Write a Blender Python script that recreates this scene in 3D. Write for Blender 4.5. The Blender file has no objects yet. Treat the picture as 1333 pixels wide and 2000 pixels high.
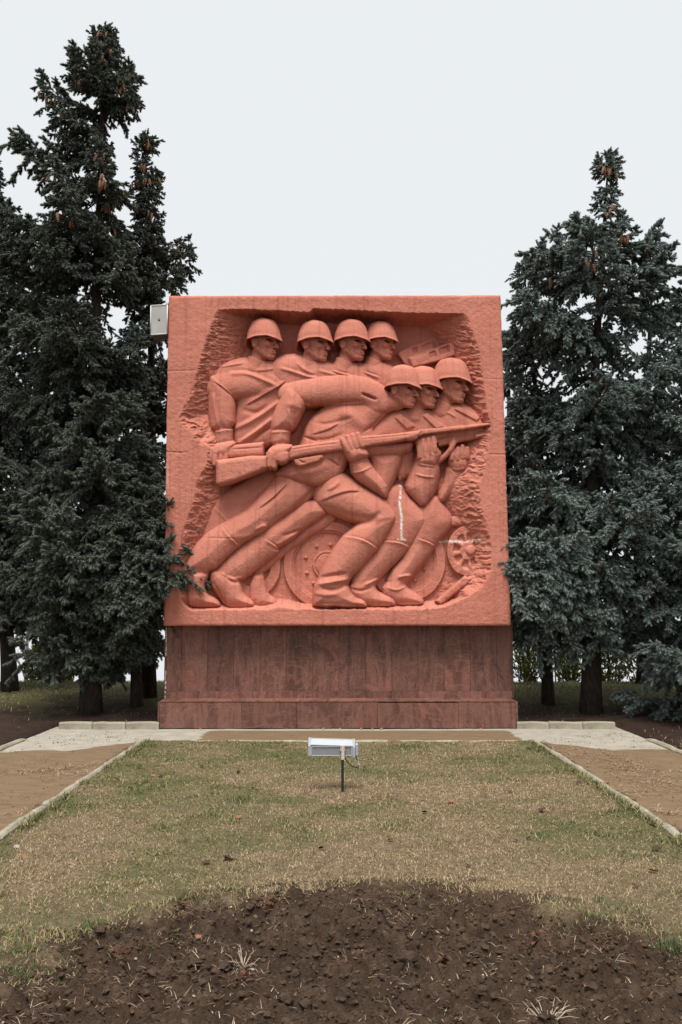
import bpy, math, random
import numpy as np
from mathutils import Matrix, Vector

random.seed(7)
RNG = np.random.default_rng(11)
scene = bpy.context.scene
COL = scene.collection
R = math.radians

# ---------------------------------------------------------------- camera (calibrated on a 1333 x 2000 frame)
FPX = 1800.0
CX, CY, HORIZON, VPX = 666.5, 1000.0, 1197.0, 657.0
CAM_H = 1.60
PITCH = math.atan((HORIZON - CY) / FPX)
YAW = math.atan((CX - VPX) / FPX)
c_r = np.array([math.cos(YAW), -math.sin(YAW), 0.0])
c_f = np.array([math.sin(YAW) * math.cos(PITCH), math.cos(YAW) * math.cos(PITCH), math.sin(PITCH)])
c_u = np.cross(c_r, c_f)

def ray(px, py):
    px = np.asarray(px, float); py = np.asarray(py, float)
    return c_f + c_r * ((px - CX) / FPX)[..., None] + c_u * ((CY - py) / FPX)[..., None]

_r0 = ray(657.0, 1424.0)
DIST = CAM_H / -_r0[2] * _r0[1]            # camera to the front of the plinth
CAM = np.array([0.0, -DIST, CAM_H])

def at_y(px, py, y):
    """world point of photo pixel (px, py) on the vertical plane Y = y"""
    r = ray(px, py)
    t = (np.asarray(y, float) - CAM[1]) / r[..., 1]
    return CAM + r * t[..., None]

def at_z(px, py, z=0.0):
    r = ray(px, py)
    t = (z - CAM[2]) / r[..., 2]
    return CAM + r * t[..., None]

cam_data = bpy.data.cameras.new('camera')
cam = bpy.data.objects.new('camera', cam_data)
COL.objects.link(cam)
cam_data.sensor_fit = 'VERTICAL'
cam_data.sensor_height = 36.0
cam_data.lens = FPX * 36.0 / 2000.0
cam_data.clip_end = 8000.0
m = Matrix.Identity(4)
for i in range(3):
    m[i][0], m[i][1], m[i][2], m[i][3] = c_r[i], c_u[i], -c_f[i], CAM[i]
cam.matrix_world = m
scene.camera = cam

# ---------------------------------------------------------------- overcast daylight
SUN_EL, SUN_AZ = R(65), R(-8)             # azimuth measured from the camera side, to the left
world = bpy.data.worlds.new('World')
scene.world = world
world.use_nodes = True
nt = world.node_tree
bg = nt.nodes['Background']
sky = nt.nodes.new('ShaderNodeTexSky')
sky.sky_type = 'NISHITA'
sky.sun_disc = False
sky.sun_elevation = SUN_EL
sky.sun_rotation = math.pi + SUN_AZ
sky.dust_density = 6.0
skys = nt.nodes.new('ShaderNodeMix'); skys.data_type = 'RGBA'; skys.blend_type = 'MULTIPLY'
skys.inputs[0].default_value = 1.0
skys.inputs[7].default_value = (0.044, 0.044, 0.044, 1)
nt.links.new(sky.outputs[0], skys.inputs[6])
mix = nt.nodes.new('ShaderNodeMix'); mix.data_type = 'RGBA'
mix.inputs[0].default_value = 0.94          # cloud cover over the clear sky
mix.inputs[7].default_value = (0.288, 0.2985, 0.3055, 1)
nt.links.new(skys.outputs[2], mix.inputs[6])
nt.links.new(mix.outputs[2], bg.inputs['Color'])
bg.inputs['Strength'].default_value = 1.0

sun_d = bpy.data.lights.new('sun', 'SUN')
sun_d.energy = 1.5
sun_d.angle = R(30)
sun_d.color = (1.0, 0.97, 0.93)
sun = bpy.data.objects.new('sun', sun_d)
COL.objects.link(sun)
sdir = Vector((math.sin(SUN_AZ) * math.cos(SUN_EL), -math.cos(SUN_AZ) * math.cos(SUN_EL), math.sin(SUN_EL)))
sun.rotation_euler = sdir.to_track_quat('Z', 'Y').to_euler()
sun.location = (-6, -20, 30)

scene.view_settings.view_transform = 'Standard'
scene.view_settings.look = 'None'
scene.view_settings.exposure = 1.60
scene.view_settings.gamma = 1.0
scene.render.engine = 'CYCLES'
scene.cycles.use_denoising = True
scene.cycles.max_bounces = 6
scene.cycles.diffuse_bounces = 3
scene.cycles.glossy_bounces = 2
scene.cycles.transparent_max_bounces = 4

# ---------------------------------------------------------------- helpers
def new_mesh(name, verts, faces, mats=(), smooth=False, midx=None, attrs=None):
    """verts (n,3), faces: (m,3|4) array, or list of such arrays"""
    me = bpy.data.meshes.new(name)
    verts = np.asarray(verts, np.float32)
    if isinstance(faces, np.ndarray):
        faces = [faces]
    faces = [np.asarray(f, np.int32) for f in faces if len(f)]
    me.vertices.add(len(verts)); me.vertices.foreach_set('co', verts.ravel())
    nl = sum(f.size for f in faces); nf = sum(len(f) for f in faces)
    me.loops.add(nl); me.loops.foreach_set('vertex_index', np.concatenate([f.ravel() for f in faces]))
    tot = np.concatenate([np.full(len(f), f.shape[1], np.int32) for f in faces])
    me.polygons.add(nf)
    me.polygons.foreach_set('loop_start', np.concatenate([[0], np.cumsum(tot)[:-1]]).astype(np.int32))
    if midx is not None:
        me.polygons.foreach_set('material_index', np.asarray(midx, np.int32))
    me.polygons.foreach_set('use_smooth', np.full(nf, bool(smooth)))
    for mt in mats:
        me.materials.append(mt)
    if attrs:
        for k, v in attrs.items():
            v = np.asarray(v, np.float32)
            if v.ndim == 1:
                a = me.attributes.new(k, 'FLOAT', 'POINT'); a.data.foreach_set('value', v)
            else:
                a = me.attributes.new(k, 'FLOAT_COLOR', 'POINT')
                a.data.foreach_set('color', np.c_[v, np.ones(len(v))].astype(np.float32).ravel())
    me.update(calc_edges=True)
    me.validate()
    return me

def add_obj(name, data, parent=None, loc=None, label=None, cat=None, group=None, kind=None):
    o = bpy.data.objects.new(name, data)
    COL.objects.link(o)
    if parent is not None:
        o.parent = parent
    if loc is not None:
        o.location = loc
    if label: o['label'] = label
    if cat: o['category'] = cat
    if group: o['group'] = group
    if kind: o['kind'] = kind
    return o

class MB:
    """collects small solids into one mesh"""
    def __init__(self):
        self.v = []; self.f3 = []; self.f4 = []; self.n = 0
    def add(self, v, f):
        v = np.asarray(v, float)
        for q in f:
            (self.f4 if len(q) == 4 else self.f3).append([i + self.n for i in q])
        self.v.append(v); self.n += len(v)
        return self
    def box(self, c, s, rot=None, bev=0.0):
        """centre, full size, optional 3x3 rotation, chamfer"""
        c = np.asarray(c, float); h = np.asarray(s, float) / 2
        if bev <= 0:
            v = np.array([[x, y, z] for x in (-1, 1) for y in (-1, 1) for z in (-1, 1)]) * h
            f = [(0, 1, 3, 2), (4, 6, 7, 5), (0, 4, 5, 1), (2, 3, 7, 6), (0, 2, 6, 4), (1, 5, 7, 3)]
        else:
            b = min(bev, h.min() * 0.9)
            v = []; idx = {}
            for x in (-1, 1):
                for y in (-1, 1):
                    for z in (-1, 1):
                        sg = np.array([x, y, z])
                        for ax in range(3):
                            p = sg * (h - b); p[ax] = sg[ax] * h[ax]
                            idx[(x, y, z, ax)] = len(v); v.append(p)
            f = []
            for ax in range(3):
                a, b2 = [k for k in range(3) if k != ax]
                for sg in (-1, 1):
                    q = []
                    for (p, r) in ((-1, -1), (1, -1), (1, 1), (-1, 1)):
                        k = [0, 0, 0]; k[ax] = sg; k[a] = p; k[b2] = r
                        q.append(idx[(*k, ax)])
                    f.append(q if (sg > 0) == (ax != 1) else q[::-1])
            for ax in range(3):
                a, b2 = [k for k in range(3) if k != ax]
                for p in (-1, 1):
                    for r in (-1, 1):
                        k0 = [0, 0, 0]; k0[ax] = -1; k0[a] = p; k0[b2] = r
                        k1 = list(k0); k1[ax] = 1
                        f.append((idx[(*k0, a)], idx[(*k1, a)], idx[(*k1, b2)], idx[(*k0, b2)]))
            for x in (-1, 1):
                for y in (-1, 1):
                    for z in (-1, 1):
                        f.append((idx[(x, y, z, 0)], idx[(x, y, z, 1)], idx[(x, y, z, 2)]))
            v = np.array(v)
        if rot is not None:
            v = v @ np.asarray(rot).T
        return self.add(v + c, f)
    def tube(self, pts, rad, n=8, caps=True):
        pts = np.asarray(pts, float); rad = np.broadcast_to(np.asarray(rad, float), (len(pts),))
        t = np.gradient(pts, axis=0); t /= np.linalg.norm(t, axis=1)[:, None] + 1e-9
        ref = np.array([0, 0, 1.0]) if abs(t[0][2]) < 0.9 else np.array([1.0, 0, 0])
        v = []; f = []
        a = np.linspace(0, 2 * np.pi, n, endpoint=False)
        for k in range(len(pts)):
            x = np.cross(ref, t[k]); x /= np.linalg.norm(x) + 1e-9
            y = np.cross(t[k], x); ref = y if abs(np.dot(y, t[min(k + 1, len(pts) - 1)])) < 0.9 else ref
            v.append(pts[k] + rad[k] * (np.cos(a)[:, None] * x + np.sin(a)[:, None] * y))
        for k in range(len(pts) - 1):
            for i in range(n):
                j = (i + 1) % n
                f.append((k * n + i, k * n + j, (k + 1) * n + j, (k + 1) * n + i))
        v = np.concatenate(v)
        if caps:
            c0 = len(v); v = np.vstack([v, pts[0], pts[-1]])
            o = (len(pts) - 1) * n
            for i in range(n):
                j = (i + 1) % n
                f.append((c0, j, i)); f.append((c0 + 1, o + i, o + j))
        return self.add(v, f)
    def prism(self, poly, y0, y1):
        """polygon in XZ extruded along Y"""
        p = np.asarray(poly, float); n = len(p)
        v = np.vstack([np.c_[p[:, 0], np.full(n, y0), p[:, 1]], np.c_[p[:, 0], np.full(n, y1), p[:, 1]]])
        f = [(i, (i + 1) % n, n + (i + 1) % n, n + i) for i in range(n)]
        c = p.mean(0); v = np.vstack([v, [c[0], y0, c[1]], [c[0], y1, c[1]]])
        for i in range(n):
            j = (i + 1) % n
            f.append((2 * n, j, i)); f.append((2 * n + 1, n + i, n + j))
        return self.add(v, f)
    def mesh(self, name, mat=None, smooth=False):
        fs = []
        if self.f4: fs.append(np.array(self.f4, np.int32))
        if self.f3: fs.append(np.array(self.f3, np.int32))
        return new_mesh(name, np.concatenate(self.v), fs, [mat] if mat else [], smooth)

def _hash(ix, iy, seed):
    h = (ix.astype(np.int64) * 374761393 + iy.astype(np.int64) * 668265263 + seed * 982451653) & 0xffffffff
    h = ((h ^ (h >> 13)) * 1274126177) & 0xffffffff
    return ((h ^ (h >> 16)) & 0xffff) / 65535.0

def vnoise(x, y, seed=0):
    x = np.asarray(x, float); y = np.asarray(y, float)
    ix = np.floor(x); iy = np.floor(y); fx = x - ix; fy = y - iy
    fx = fx * fx * (3 - 2 * fx); fy = fy * fy * (3 - 2 * fy)
    a = _hash(ix, iy, seed); b = _hash(ix + 1, iy, seed); c = _hash(ix, iy + 1, seed); d = _hash(ix + 1, iy + 1, seed)
    return (a + (b - a) * fx) * (1 - fy) + (c + (d - c) * fx) * fy

def fbm(x, y, octv=4, seed=0):
    s = 0; a = 0.5; n = 0
    for k in range(octv):
        s = s + a * vnoise(x * 2 ** k, y * 2 ** k, seed + k * 17); n += a; a *= 0.5
    return s / n

# ---------------------------------------------------------------- node helpers
class NT:
    def __init__(self, name, rough=0.9, spec=0.2):
        self.m = bpy.data.materials.new(name); self.m.use_nodes = True
        self.t = self.m.node_tree; self.b = self.t.nodes['Principled BSDF']
        self.b.inputs['Roughness'].default_value = rough
        self.b.inputs['Specular IOR Level'].default_value = spec
    def n(self, typ, **kw):
        nd = self.t.nodes.new(typ)
        for k, v in kw.items():
            if isinstance(k, str) and k.startswith('i_'):
                nd.inputs[k[2:].replace('_', ' ')].default_value = v
            else:
                setattr(nd, k, v)
        return nd
    def l(self, a, b):
        self.t.links.new(a, b)
    def coord(self, kind='Object', scale=(1, 1, 1), rot=(0, 0, 0)):
        tc = self.n('ShaderNodeTexCoord'); mp = self.n('ShaderNodeMapping')
        mp.inputs['Scale'].default_value = scale; mp.inputs['Rotation'].default_value = rot
        self.l(tc.outputs[kind], mp.inputs['Vector'])
        return mp.outputs[0]
    def noise(self, vec, scale, detail=4, rough=0.55, dist=0.0):
        nd = self.n('ShaderNodeTexNoise')
        nd.inputs['Scale'].default_value = scale; nd.inputs['Detail'].default_value = detail
        nd.inputs['Roughness'].default_value = rough; nd.inputs['Distortion'].default_value = dist
        if vec is not None: self.l(vec, nd.inputs['Vector'])
        return nd.outputs['Fac']
    def ramp(self, fac, stops):
        nd = self.n('ShaderNodeValToRGB'); e = nd.color_ramp.elements
        while len(e) < len(stops): e.new(0.5)
        for k, (p, c) in enumerate(stops):
            e[k].position = p; e[k].color = (*c, 1) if len(c) == 3 else c
        self.l(fac, nd.inputs[0]); return nd.outputs[0]
    def mix(self, fac, a, b, blend='MIX'):
        nd = self.n('ShaderNodeMix', data_type='RGBA', blend_type=blend)
        for s, v in ((0, fac), (6, a), (7, b)):
            if isinstance(v, (int, float)): nd.inputs[s].default_value = v
            elif isinstance(v, tuple): nd.inputs[s].default_value = (*v, 1) if len(v) == 3 else v
            else: self.l(v, nd.inputs[s])
        return nd.outputs[2]
    def math(self, op, a, b=0.0, clamp=False):
        nd = self.n('ShaderNodeMath', operation=op, use_clamp=clamp)
        for s, v in ((0, a), (1, b)):
            if isinstance(v, (int, float)): nd.inputs[s].default_value = v
            else: self.l(v, nd.inputs[s])
        return nd.outputs[0]
    def attr(self, name):
        nd = self.n('ShaderNodeAttribute', attribute_name=name)
        return nd
    def bump(self, h, strength=0.5, dist=0.01):
        nd = self.n('ShaderNodeBump'); nd.inputs['Strength'].default_value = strength
        nd.inputs['Distance'].default_value = dist
        self.l(h, nd.inputs['Height']); self.l(nd.outputs[0], self.b.inputs['Normal'])
    def color(self, c):
        if isinstance(c, tuple): self.b.inputs['Base Color'].default_value = (*c, 1)
        else: self.l(c, self.b.inputs['Base Color'])
        return self.m
def plain(name, c, rough=0.6, spec=0.3, metal=0.0, var=0.12, scale=20):
    k = NT(name, rough, spec); k.b.inputs['Metallic'].default_value = metal
    f = k.noise(k.coord(), scale, 4)
    lo = tuple(x * (1 - var) for x in c); hi = tuple(min(1, x * (1 + var)) for x in c)
    return k.color(k.ramp(f, [(0.3, lo), (0.7, hi)]))
# ================================================================ carved relief
Y_SLAB = 0.05                                  # front face of the stone slab
PXM = (DIST + Y_SLAB) / FPX                    # metres per photo pixel on that face

def relief_pt(u, v, w):
    return at_y(u, v, Y_SLAB - np.asarray(w, float) * PXM)

def chaikin(p, it=2, closed=True):
    p = np.asarray(p, float)
    for _ in range(it):
        if closed:
            q = np.roll(p, -1, 0)
            p = np.stack([0.75 * p + 0.25 * q, 0.25 * p + 0.75 * q], 1).reshape(-1, p.shape[1])
        else:
            q = np.stack([0.75 * p[:-1] + 0.25 * p[1:], 0.25 * p[:-1] + 0.75 * p[1:]], 1).reshape(-1, p.shape[1])
            p = np.vstack([p[:1], q, p[-1:]])
    return p

def seg_dist(X, Y, pts, closed=False):
    """distance to polyline, parameter along it (0..n-1), and side sign"""
    pts = np.asarray(pts, float)
    nxt = np.roll(pts, -1, 0) if closed else pts[1:]
    best = np.full(X.shape, 1e9); par = np.zeros(X.shape); side = np.zeros(X.shape)
    for k in range(len(nxt)):
        ax, ay = pts[k][:2]; bx, by = nxt[k][:2]
        dx, dy = bx - ax, by - ay; l2 = dx * dx + dy * dy + 1e-9
        t = np.clip(((X - ax) * dx + (Y - ay) * dy) / l2, 0, 1)
        d = np.hypot(X - ax - t * dx, Y - ay - t * dy)
        s = d < best
        best = np.where(s, d, best); par = np.where(s, k + t, par)
        side = np.where(s, np.sign((X - ax) * dy - (Y - ay) * dx), side)
    return best, par, side

def poly_dist(X, Y, pts):
    pts = np.asarray(pts, float)
    d, _, _ = seg_dist(X, Y, pts, True)
    ins = np.zeros(X.shape, bool)
    q = np.roll(pts, -1, 0)
    for (ax, ay), (bx, by) in zip(pts[:, :2], q[:, :2]):
        c = (ay > Y) != (by > Y)
        xi = ax + (Y - ay) * (bx - ax) / (by - ay + 1e-12)
        ins ^= c & (X < xi)
    return np.where(ins, d, -d)

def blur(a, n=1, mask=None):
    for _ in range(n):
        if mask is not None:
            wgt = mask.astype(float); b = np.where(mask, a, 0)
        else:
            wgt = np.ones_like(a); b = a
        def sm(z):
            z = np.pad(z, 1, mode='edge')
            z = z[:-2] * .25 + z[1:-1] * .5 + z[2:] * .25
            return z[:, :-2] * .25 + z[:, 1:-1] * .5 + z[:, 2:] * .25
        a = np.where(wgt > 0, sm(b) / np.maximum(sm(wgt), 1e-6), a)
    return a

STAINS = [([(781, 932), (783, 960), (781, 985), (785, 1010), (784, 1035), (786, 1053)], 2.2, 1.0),
          ([(778, 1053), (792, 1054)], 2.0, 1.0),
          ([(860, 1058), (880, 1057), (905, 1058), (925, 1056), (947, 1052)], 2.2, 0.8)]
def stain_of(U, V):
    s = np.zeros(U.shape)
    for pts, wd, a in STAINS:
        d, _, _ = seg_dist(U, V, pts)
        n = vnoise(U / 2.6, V / 4.0, 5)
        s = np.maximum(s, a * np.clip(1.5 - d / wd, 0, 1) * np.clip((n - 0.25) * 4, 0, 1))
    return s

class Layer:
    NEG = -1000.0
    def __init__(s, x0, y0, x1, y1, step=1.0):
        s.x0, s.y0, s.step = x0 - 6, y0 - 6, step
        xs = np.arange(s.x0, x1 + 6, step); ys = np.arange(s.y0, y1 + 6, step)
        s.X, s.Y = np.meshgrid(xs, ys)
        s.H = np.full(s.X.shape, s.NEG); s.M = np.full(s.X.shape, -1e3)
    def put(s, h, m, k=3.0):
        h = np.where(m > -2.6 * s.step, h, s.NEG)
        if k > 0:
            e = np.clip(0.5 + 0.5 * (h - s.H) / k, 0, 1)
            s.H = s.H * (1 - e) + h * e + k * e * (1 - e) * 0.5
        else:
            s.H = np.maximum(s.H, h)
        s.M = np.maximum(s.M, m)
    def poly(s, pts, w, R, bulge, k=3.0, tilt=(0, 0), smooth=2, power=0.5):
        p = chaikin(pts, smooth) if smooth else np.asarray(pts, float)
        d = poly_dist(s.X, s.Y, p)
        t = np.clip(d / R, 0, 1)
        c = p.mean(0)
        t1 = np.clip(d / (R * 0.38), 0, 1); t2 = np.clip(d / (R * 1.35), 0, 1)
        pr = 0.50 * np.maximum(1 - (1 - t1) ** 2, 0) ** power + 0.50 * np.maximum(1 - (1 - t2) ** 2, 0) ** 0.75
        h = w + bulge * pr + tilt[0] * (s.X - c[0]) + tilt[1] * (s.Y - c[1])
        s.put(h, d, k)
    def tube(s, pts, flat=0.8, k=3.0, smooth=1):
        """pts (x, y, radius, crest height)"""
        p = chaikin(pts, smooth, False) if smooth else np.asarray(pts, float)
        d, par, _ = seg_dist(s.X, s.Y, p)
        i = np.clip(par.astype(int), 0, len(p) - 2); t = par - i
        r = p[i, 2] * (1 - t) + p[i + 1, 2] * t
        w = p[i, 3] * (1 - t) + p[i + 1, 3] * t
        h = w - flat * (r - np.sqrt(np.maximum(r * r - d * d, 0)))
        s.put(h, r - d, k)
    def fold(s, pts, width, amp, skew=0.0):
        """ridge (amp > 0) or groove along a polyline, fading at its ends; skew adds a drop on the left side"""
        p = chaikin(pts, 2, False)
        d, par, side = seg_dist(s.X, s.Y, p)
        f = np.sin(np.pi * np.clip(par / (len(p) - 1), 0.02, 0.98)) ** 0.5
        g = np.exp(-(d / width) ** 2)
        if skew:
            g = g - skew * np.exp(-(d / (width * 1.3)) ** 2) * (side > 0) * np.clip(d / width, 0, 1) * 1.8
        s.H = np.where(s.H > -900, s.H + amp * f * g, s.H)
    def crease(s, pts, width, amp):
        """cloth edge: raised sharply on the left of the line, fading away from it"""
        p = chaikin(pts, 2, False)
        d, par, side = seg_dist(s.X, s.Y, p)
        f = np.sin(np.pi * np.clip(par / (len(p) - 1), 0.02, 0.98)) ** 0.5
        g = np.where(side > 0, np.exp(-(d / width) ** 2), -0.55 * np.exp(-(d / (width * .5)) ** 2))
        s.H = np.where(s.H > -900, s.H + amp * f * g, s.H)
    def sink(s, p0, p1, drop):
        """lower the surface progressively from p0 to p1 (and beyond) by drop"""
        d = np.array(p1, float) - np.array(p0, float)
        q = np.clip(((s.X - p0[0]) * d[0] + (s.Y - p0[1]) * d[1]) / (d @ d), 0, 1.6)
        s.H = np.where(s.H > -900, s.H - drop * q * q, s.H)
    def carve(s, pts, depth, R=3, smooth=1):
        p = chaikin(pts, smooth) if smooth else np.asarray(pts, float)
        d = poly_dist(s.X, s.Y, p)
        s.H = np.where(s.H > -900, s.H - depth * np.clip(d / R, 0, 1), s.H)
    def arrays(s, back=-54.0, nblur=1, rough=0.30, seed=1):
        ok = s.H > -900
        H = blur(s.H, nblur, ok)
        H = np.where(ok, H + rough * (fbm(s.X / 9, s.Y / 9, 3, seed) - 0.5) * 3 + rough * (fbm(s.X / 3.2, s.Y / 3.2, 2, seed + 3) - 0.5) * 1.5, H)
        M = s.M
        ins = M > 0
        C = (ins[:-1, :-1] | ins[1:, :-1] | ins[:-1, 1:] | ins[1:, 1:])
        Hm = np.minimum(np.minimum(H[:-1, :-1], H[1:, :-1]), np.minimum(H[:-1, 1:], H[1:, 1:]))
        C &= Hm > -900
        gy, gx = np.gradient(M, s.step); g2 = np.maximum(gx * gx + gy * gy, 0.25)
        mv = np.where(M < 0, -M, 0)
        U = s.X + np.clip(mv * gx / g2, -2, 2); V = s.Y + np.clip(mv * gy / g2, -2, 2)
        used = np.zeros(M.shape, bool)
        for a in (slice(0, -1), slice(1, None)):
            for b in (slice(0, -1), slice(1, None)):
                used[a, b] |= C
        idx = np.full(M.shape, -1, np.int64); idx[used] = np.arange(used.sum())
        P = relief_pt(U[used], V[used], H[used])
        st = stain_of(U[used], V[used])
        j, i = np.nonzero(C)
        quads = np.stack([idx[j, i], idx[j + 1, i], idx[j + 1, i + 1], idx[j, i + 1]], 1)
        Cp = np.pad(C, 1)
        e = []
        up = Cp[:-1, 1:-1]; dn = Cp[1:, 1:-1]           # edges along x at vertex row j
        for (jj, ii), fl in ((np.nonzero(dn & ~up), 0), (np.nonzero(up & ~dn), 1)):
            a, b = idx[jj, ii], idx[jj, ii + 1]
            e.append(np.stack([a, b] if fl == 0 else [b, a], 1))
        lf = Cp[1:-1, :-1]; rt = Cp[1:-1, 1:]
        for (jj, ii), fl in ((np.nonzero(rt & ~lf), 0), (np.nonzero(lf & ~rt), 1)):
            a, b = idx[jj, ii], idx[jj + 1, ii]
            e.append(np.stack([b, a] if fl == 0 else [a, b], 1))
        e = np.concatenate(e)
        bv, inv = np.unique(e.ravel(), return_inverse=True); inv = inv.reshape(-1, 2)
        n0 = len(P)
        top = P[bv].copy(); bot = P[bv].copy(); bot[:, 1] = Y_SLAB - back * PXM
        P = np.vstack([P, top, bot])
        sk = np.stack([n0 + inv[:, 0], n0 + inv[:, 1], n0 + len(bv) + inv[:, 1], n0 + len(bv) + inv[:, 0]], 1)
        st = np.concatenate([st, st[bv], st[bv]])
        return P, np.vstack([quads, sk]), st

def surface_nets(F, org, h):
    nx, ny, nz = F.shape
    S = F < 0
    acc = np.zeros((nx - 1, ny - 1, nz - 1, 3)); cnt = np.zeros((nx - 1, ny - 1, nz - 1))
    gi = np.stack(np.meshgrid(np.arange(nx), np.arange(ny), np.arange(nz), indexing='ij'), -1)
    for ax in range(3):
        sl0 = [slice(None)] * 3; sl1 = [slice(None)] * 3
        sl0[ax] = slice(0, -1); sl1[ax] = slice(1, None)
        f0, f1 = F[tuple(sl0)], F[tuple(sl1)]
        cr = (f0 < 0) != (f1 < 0)
        t = np.where(cr, f0 / np.where(cr, f0 - f1, 1), 0)
        p = gi[tuple(sl0)].astype(float); p[..., ax] += t
        o = [a for a in range(3) if a != ax]
        for d0 in (0, 1):
            for d1 in (0, 1):
                q = [slice(None)] * 3
                q[o[0]] = slice(d0, F.shape[o[0]] - 1 + d0); q[o[1]] = slice(d1, F.shape[o[1]] - 1 + d1)
                c = cr[tuple(q)]
                acc += p[tuple(q)] * c[..., None]; cnt += c
    act = cnt > 0
    idx = np.full(act.shape, -1, np.int64); idx[act] = np.arange(act.sum())
    V = acc[act] / cnt[act][:, None] * h + np.asarray(org)
    quads = []
    for ax in range(3):
        o = [a for a in range(3) if a != ax]
        sl0 = [slice(1, -1)] * 3; sl1 = [slice(1, -1)] * 3
        sl0[ax] = slice(0, -1); sl1[ax] = slice(1, None)
        a, b = S[tuple(sl0)], S[tuple(sl1)]
        for flip, m in ((0, a & ~b), (1, b & ~a)):
            ii = np.argwhere(m)
            if not len(ii): continue
            base = ii.copy(); base[:, o[0]] += 1; base[:, o[1]] += 1
            cs = []
            for d0, d1 in ((-1, -1), (0, -1), (0, 0), (-1, 0)):
                c = base.copy(); c[:, o[0]] += d0; c[:, o[1]] += d1
                cs.append(idx[c[:, 0], c[:, 1], c[:, 2]])
            q = np.stack(cs, 1)
            if (flip == 1) != (ax == 1): q = q[:, ::-1]
            quads.append(q)
    return V, np.concatenate(quads)

# ---------------------------------------------------------------- a soldier's head (x forward, y left, z up, chin at 0, crown at 1)
def head_arrays(h=0.016, neck=True):
    lo = np.array([-0.62, -0.42, -0.62]); hi = np.array([0.60, 0.42, 1.05])
    n = ((hi - lo) / h).astype(int) + 1
    g = [lo[a] + h * np.arange(n[a]) for a in range(3)]
    X, Y, Z = np.meshgrid(*g, indexing='ij')
    def ell(c, r):
        q = np.sqrt(((X - c[0]) / r[0]) ** 2 + ((Y - c[1]) / r[1]) ** 2 + ((Z - c[2]) / r[2]) ** 2)
        return (q - 1) * min(r)
    def cap(a, b, r0, r1=None):
        r1 = r0 if r1 is None else r1
        a = np.array(a, float); d = np.array(b, float) - a
        t = np.clip(((X - a[0]) * d[0] + (Y - a[1]) * d[1] + (Z - a[2]) * d[2]) / (d @ d), 0, 1)
        return np.sqrt((X - a[0] - t * d[0]) ** 2 + (Y - a[1] - t * d[1]) ** 2 + (Z - a[2] - t * d[2]) ** 2) - (r0 + (r1 - r0) * t)
    def smin(a, b, k):
        e = np.clip(0.5 + 0.5 * (b - a) / k, 0, 1)
        return b * (1 - e) + a * e - k * e * (1 - e)
    def smax(a, b, k): return -smin(-a, -b, k)
    F = ell((-0.03, 0, 0.64), (0.36, 0.30, 0.35))
    F = smin(F, ell((0.13, 0, 0.36), (0.23, 0.225, 0.36)), 0.08)
    F = smin(F, ell((0.17, 0, 0.50), (0.22, 0.23, 0.16)), 0.06)
    for s in (-1, 1):
        F = smin(F, cap((-0.03, s * 0.19, 0.27), (0.25, s * 0.075, 0.075), 0.075, 0.06), 0.06)
        F = smin(F, cap((-0.05, s * 0.20, 0.45), (-0.03, s * 0.19, 0.27), 0.07), 0.06)
        F = smin(F, ell((0.255, s * 0.165, 0.375), (0.085, 0.085, 0.07)), 0.06)
    F = smin(F, ell((0.295, 0, 0.075), (0.085, 0.11, 0.085)), 0.05)
    F = smin(F, cap((0.30, -0.05, 0.19), (0.30, 0.05, 0.19), 0.085), 0.06)           # muzzle
    F = smin(F, cap((0.30, -0.15, 0.55), (0.345, 0, 0.545), 0.045), 0.04)
    F = smin(F, cap((0.30, 0.15, 0.55), (0.345, 0, 0.545), 0.045), 0.04)
    for s in (-1, 1):
        F = smax(F, -ell((0.375, s * 0.125, 0.475), (0.085, 0.085, 0.042)), 0.035)
        F = smax(F, -ell((0.300, s * 0.125, 0.492), (0.170, 0.092, 0.046)), 0.012)
    F = smin(F, cap((0.355, 0, 0.50), (0.455, 0, 0.325), 0.036, 0.045), 0.025)
    for s in (-1, 1):
        F = smin(F, ell((0.40, s * 0.05, 0.318), (0.05, 0.032, 0.03)), 0.02)
    F = smax(F, -cap((0.42, -0.16, 0.262), (0.42, 0.16, 0.262), 0.025), 0.03)         # under the nose
    F = smin(F, cap((0.355, -0.075, 0.212), (0.388, 0, 0.222), 0.026), 0.02)
    F = smin(F, cap((0.355, 0.075, 0.212), (0.388, 0, 0.222), 0.026), 0.02)
    F = smin(F, cap((0.345, -0.065, 0.162), (0.380, 0, 0.160), 0.030), 0.02)
    F = smin(F, cap((0.345, 0.065, 0.162), (0.380, 0, 0.160), 0.030), 0.02)
    F = smax(F, -cap((0.36, -0.10, 0.186), (0.43, 0, 0.190), 0.013), 0.012)
    F = smax(F, -cap((0.36, 0.10, 0.186), (0.43, 0, 0.190), 0.013), 0.012)
    F = smax(F, -cap((0.385, -0.10, 0.122), (0.385, 0.10, 0.122), 0.022), 0.035)
    for s in (-1, 1):
        e = ell((-0.06, s * 0.292, 0.405), (0.085, 0.058, 0.130))
        e = smax(e, -ell((-0.045, s * 0.348, 0.425), (0.050, 0.045, 0.085)), 0.02)
        F = smin(F, e, 0.02)
        F = smin(F, cap((0.08, s * 0.262, 0.56), (0.10, s * 0.232, 0.30), 0.022), 0.010)
        F = smin(F, cap((0.10, s * 0.232, 0.30), (0.20, s * 0.15, 0.06), 0.022), 0.010)
    nk = cap((-0.08, 0, 0.30), (-0.18, 0, -0.22), 0.18, 0.25)
    if not neck:
        return surface_nets(smin(F, cap((-0.08, 0, 0.30), (-0.12, 0, 0.10), 0.205, 0.20), 0.06), lo, h)
    F = smin(F, nk, 0.06)
    col = smax(cap((-0.14, 0, 0.0), (-0.20, 0, -0.25), 0.27, 0.33), (Z + 0.02 + 0.45 * X), 0.02)   # tunic collar
    F = smin(F, col, 0.01)
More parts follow.
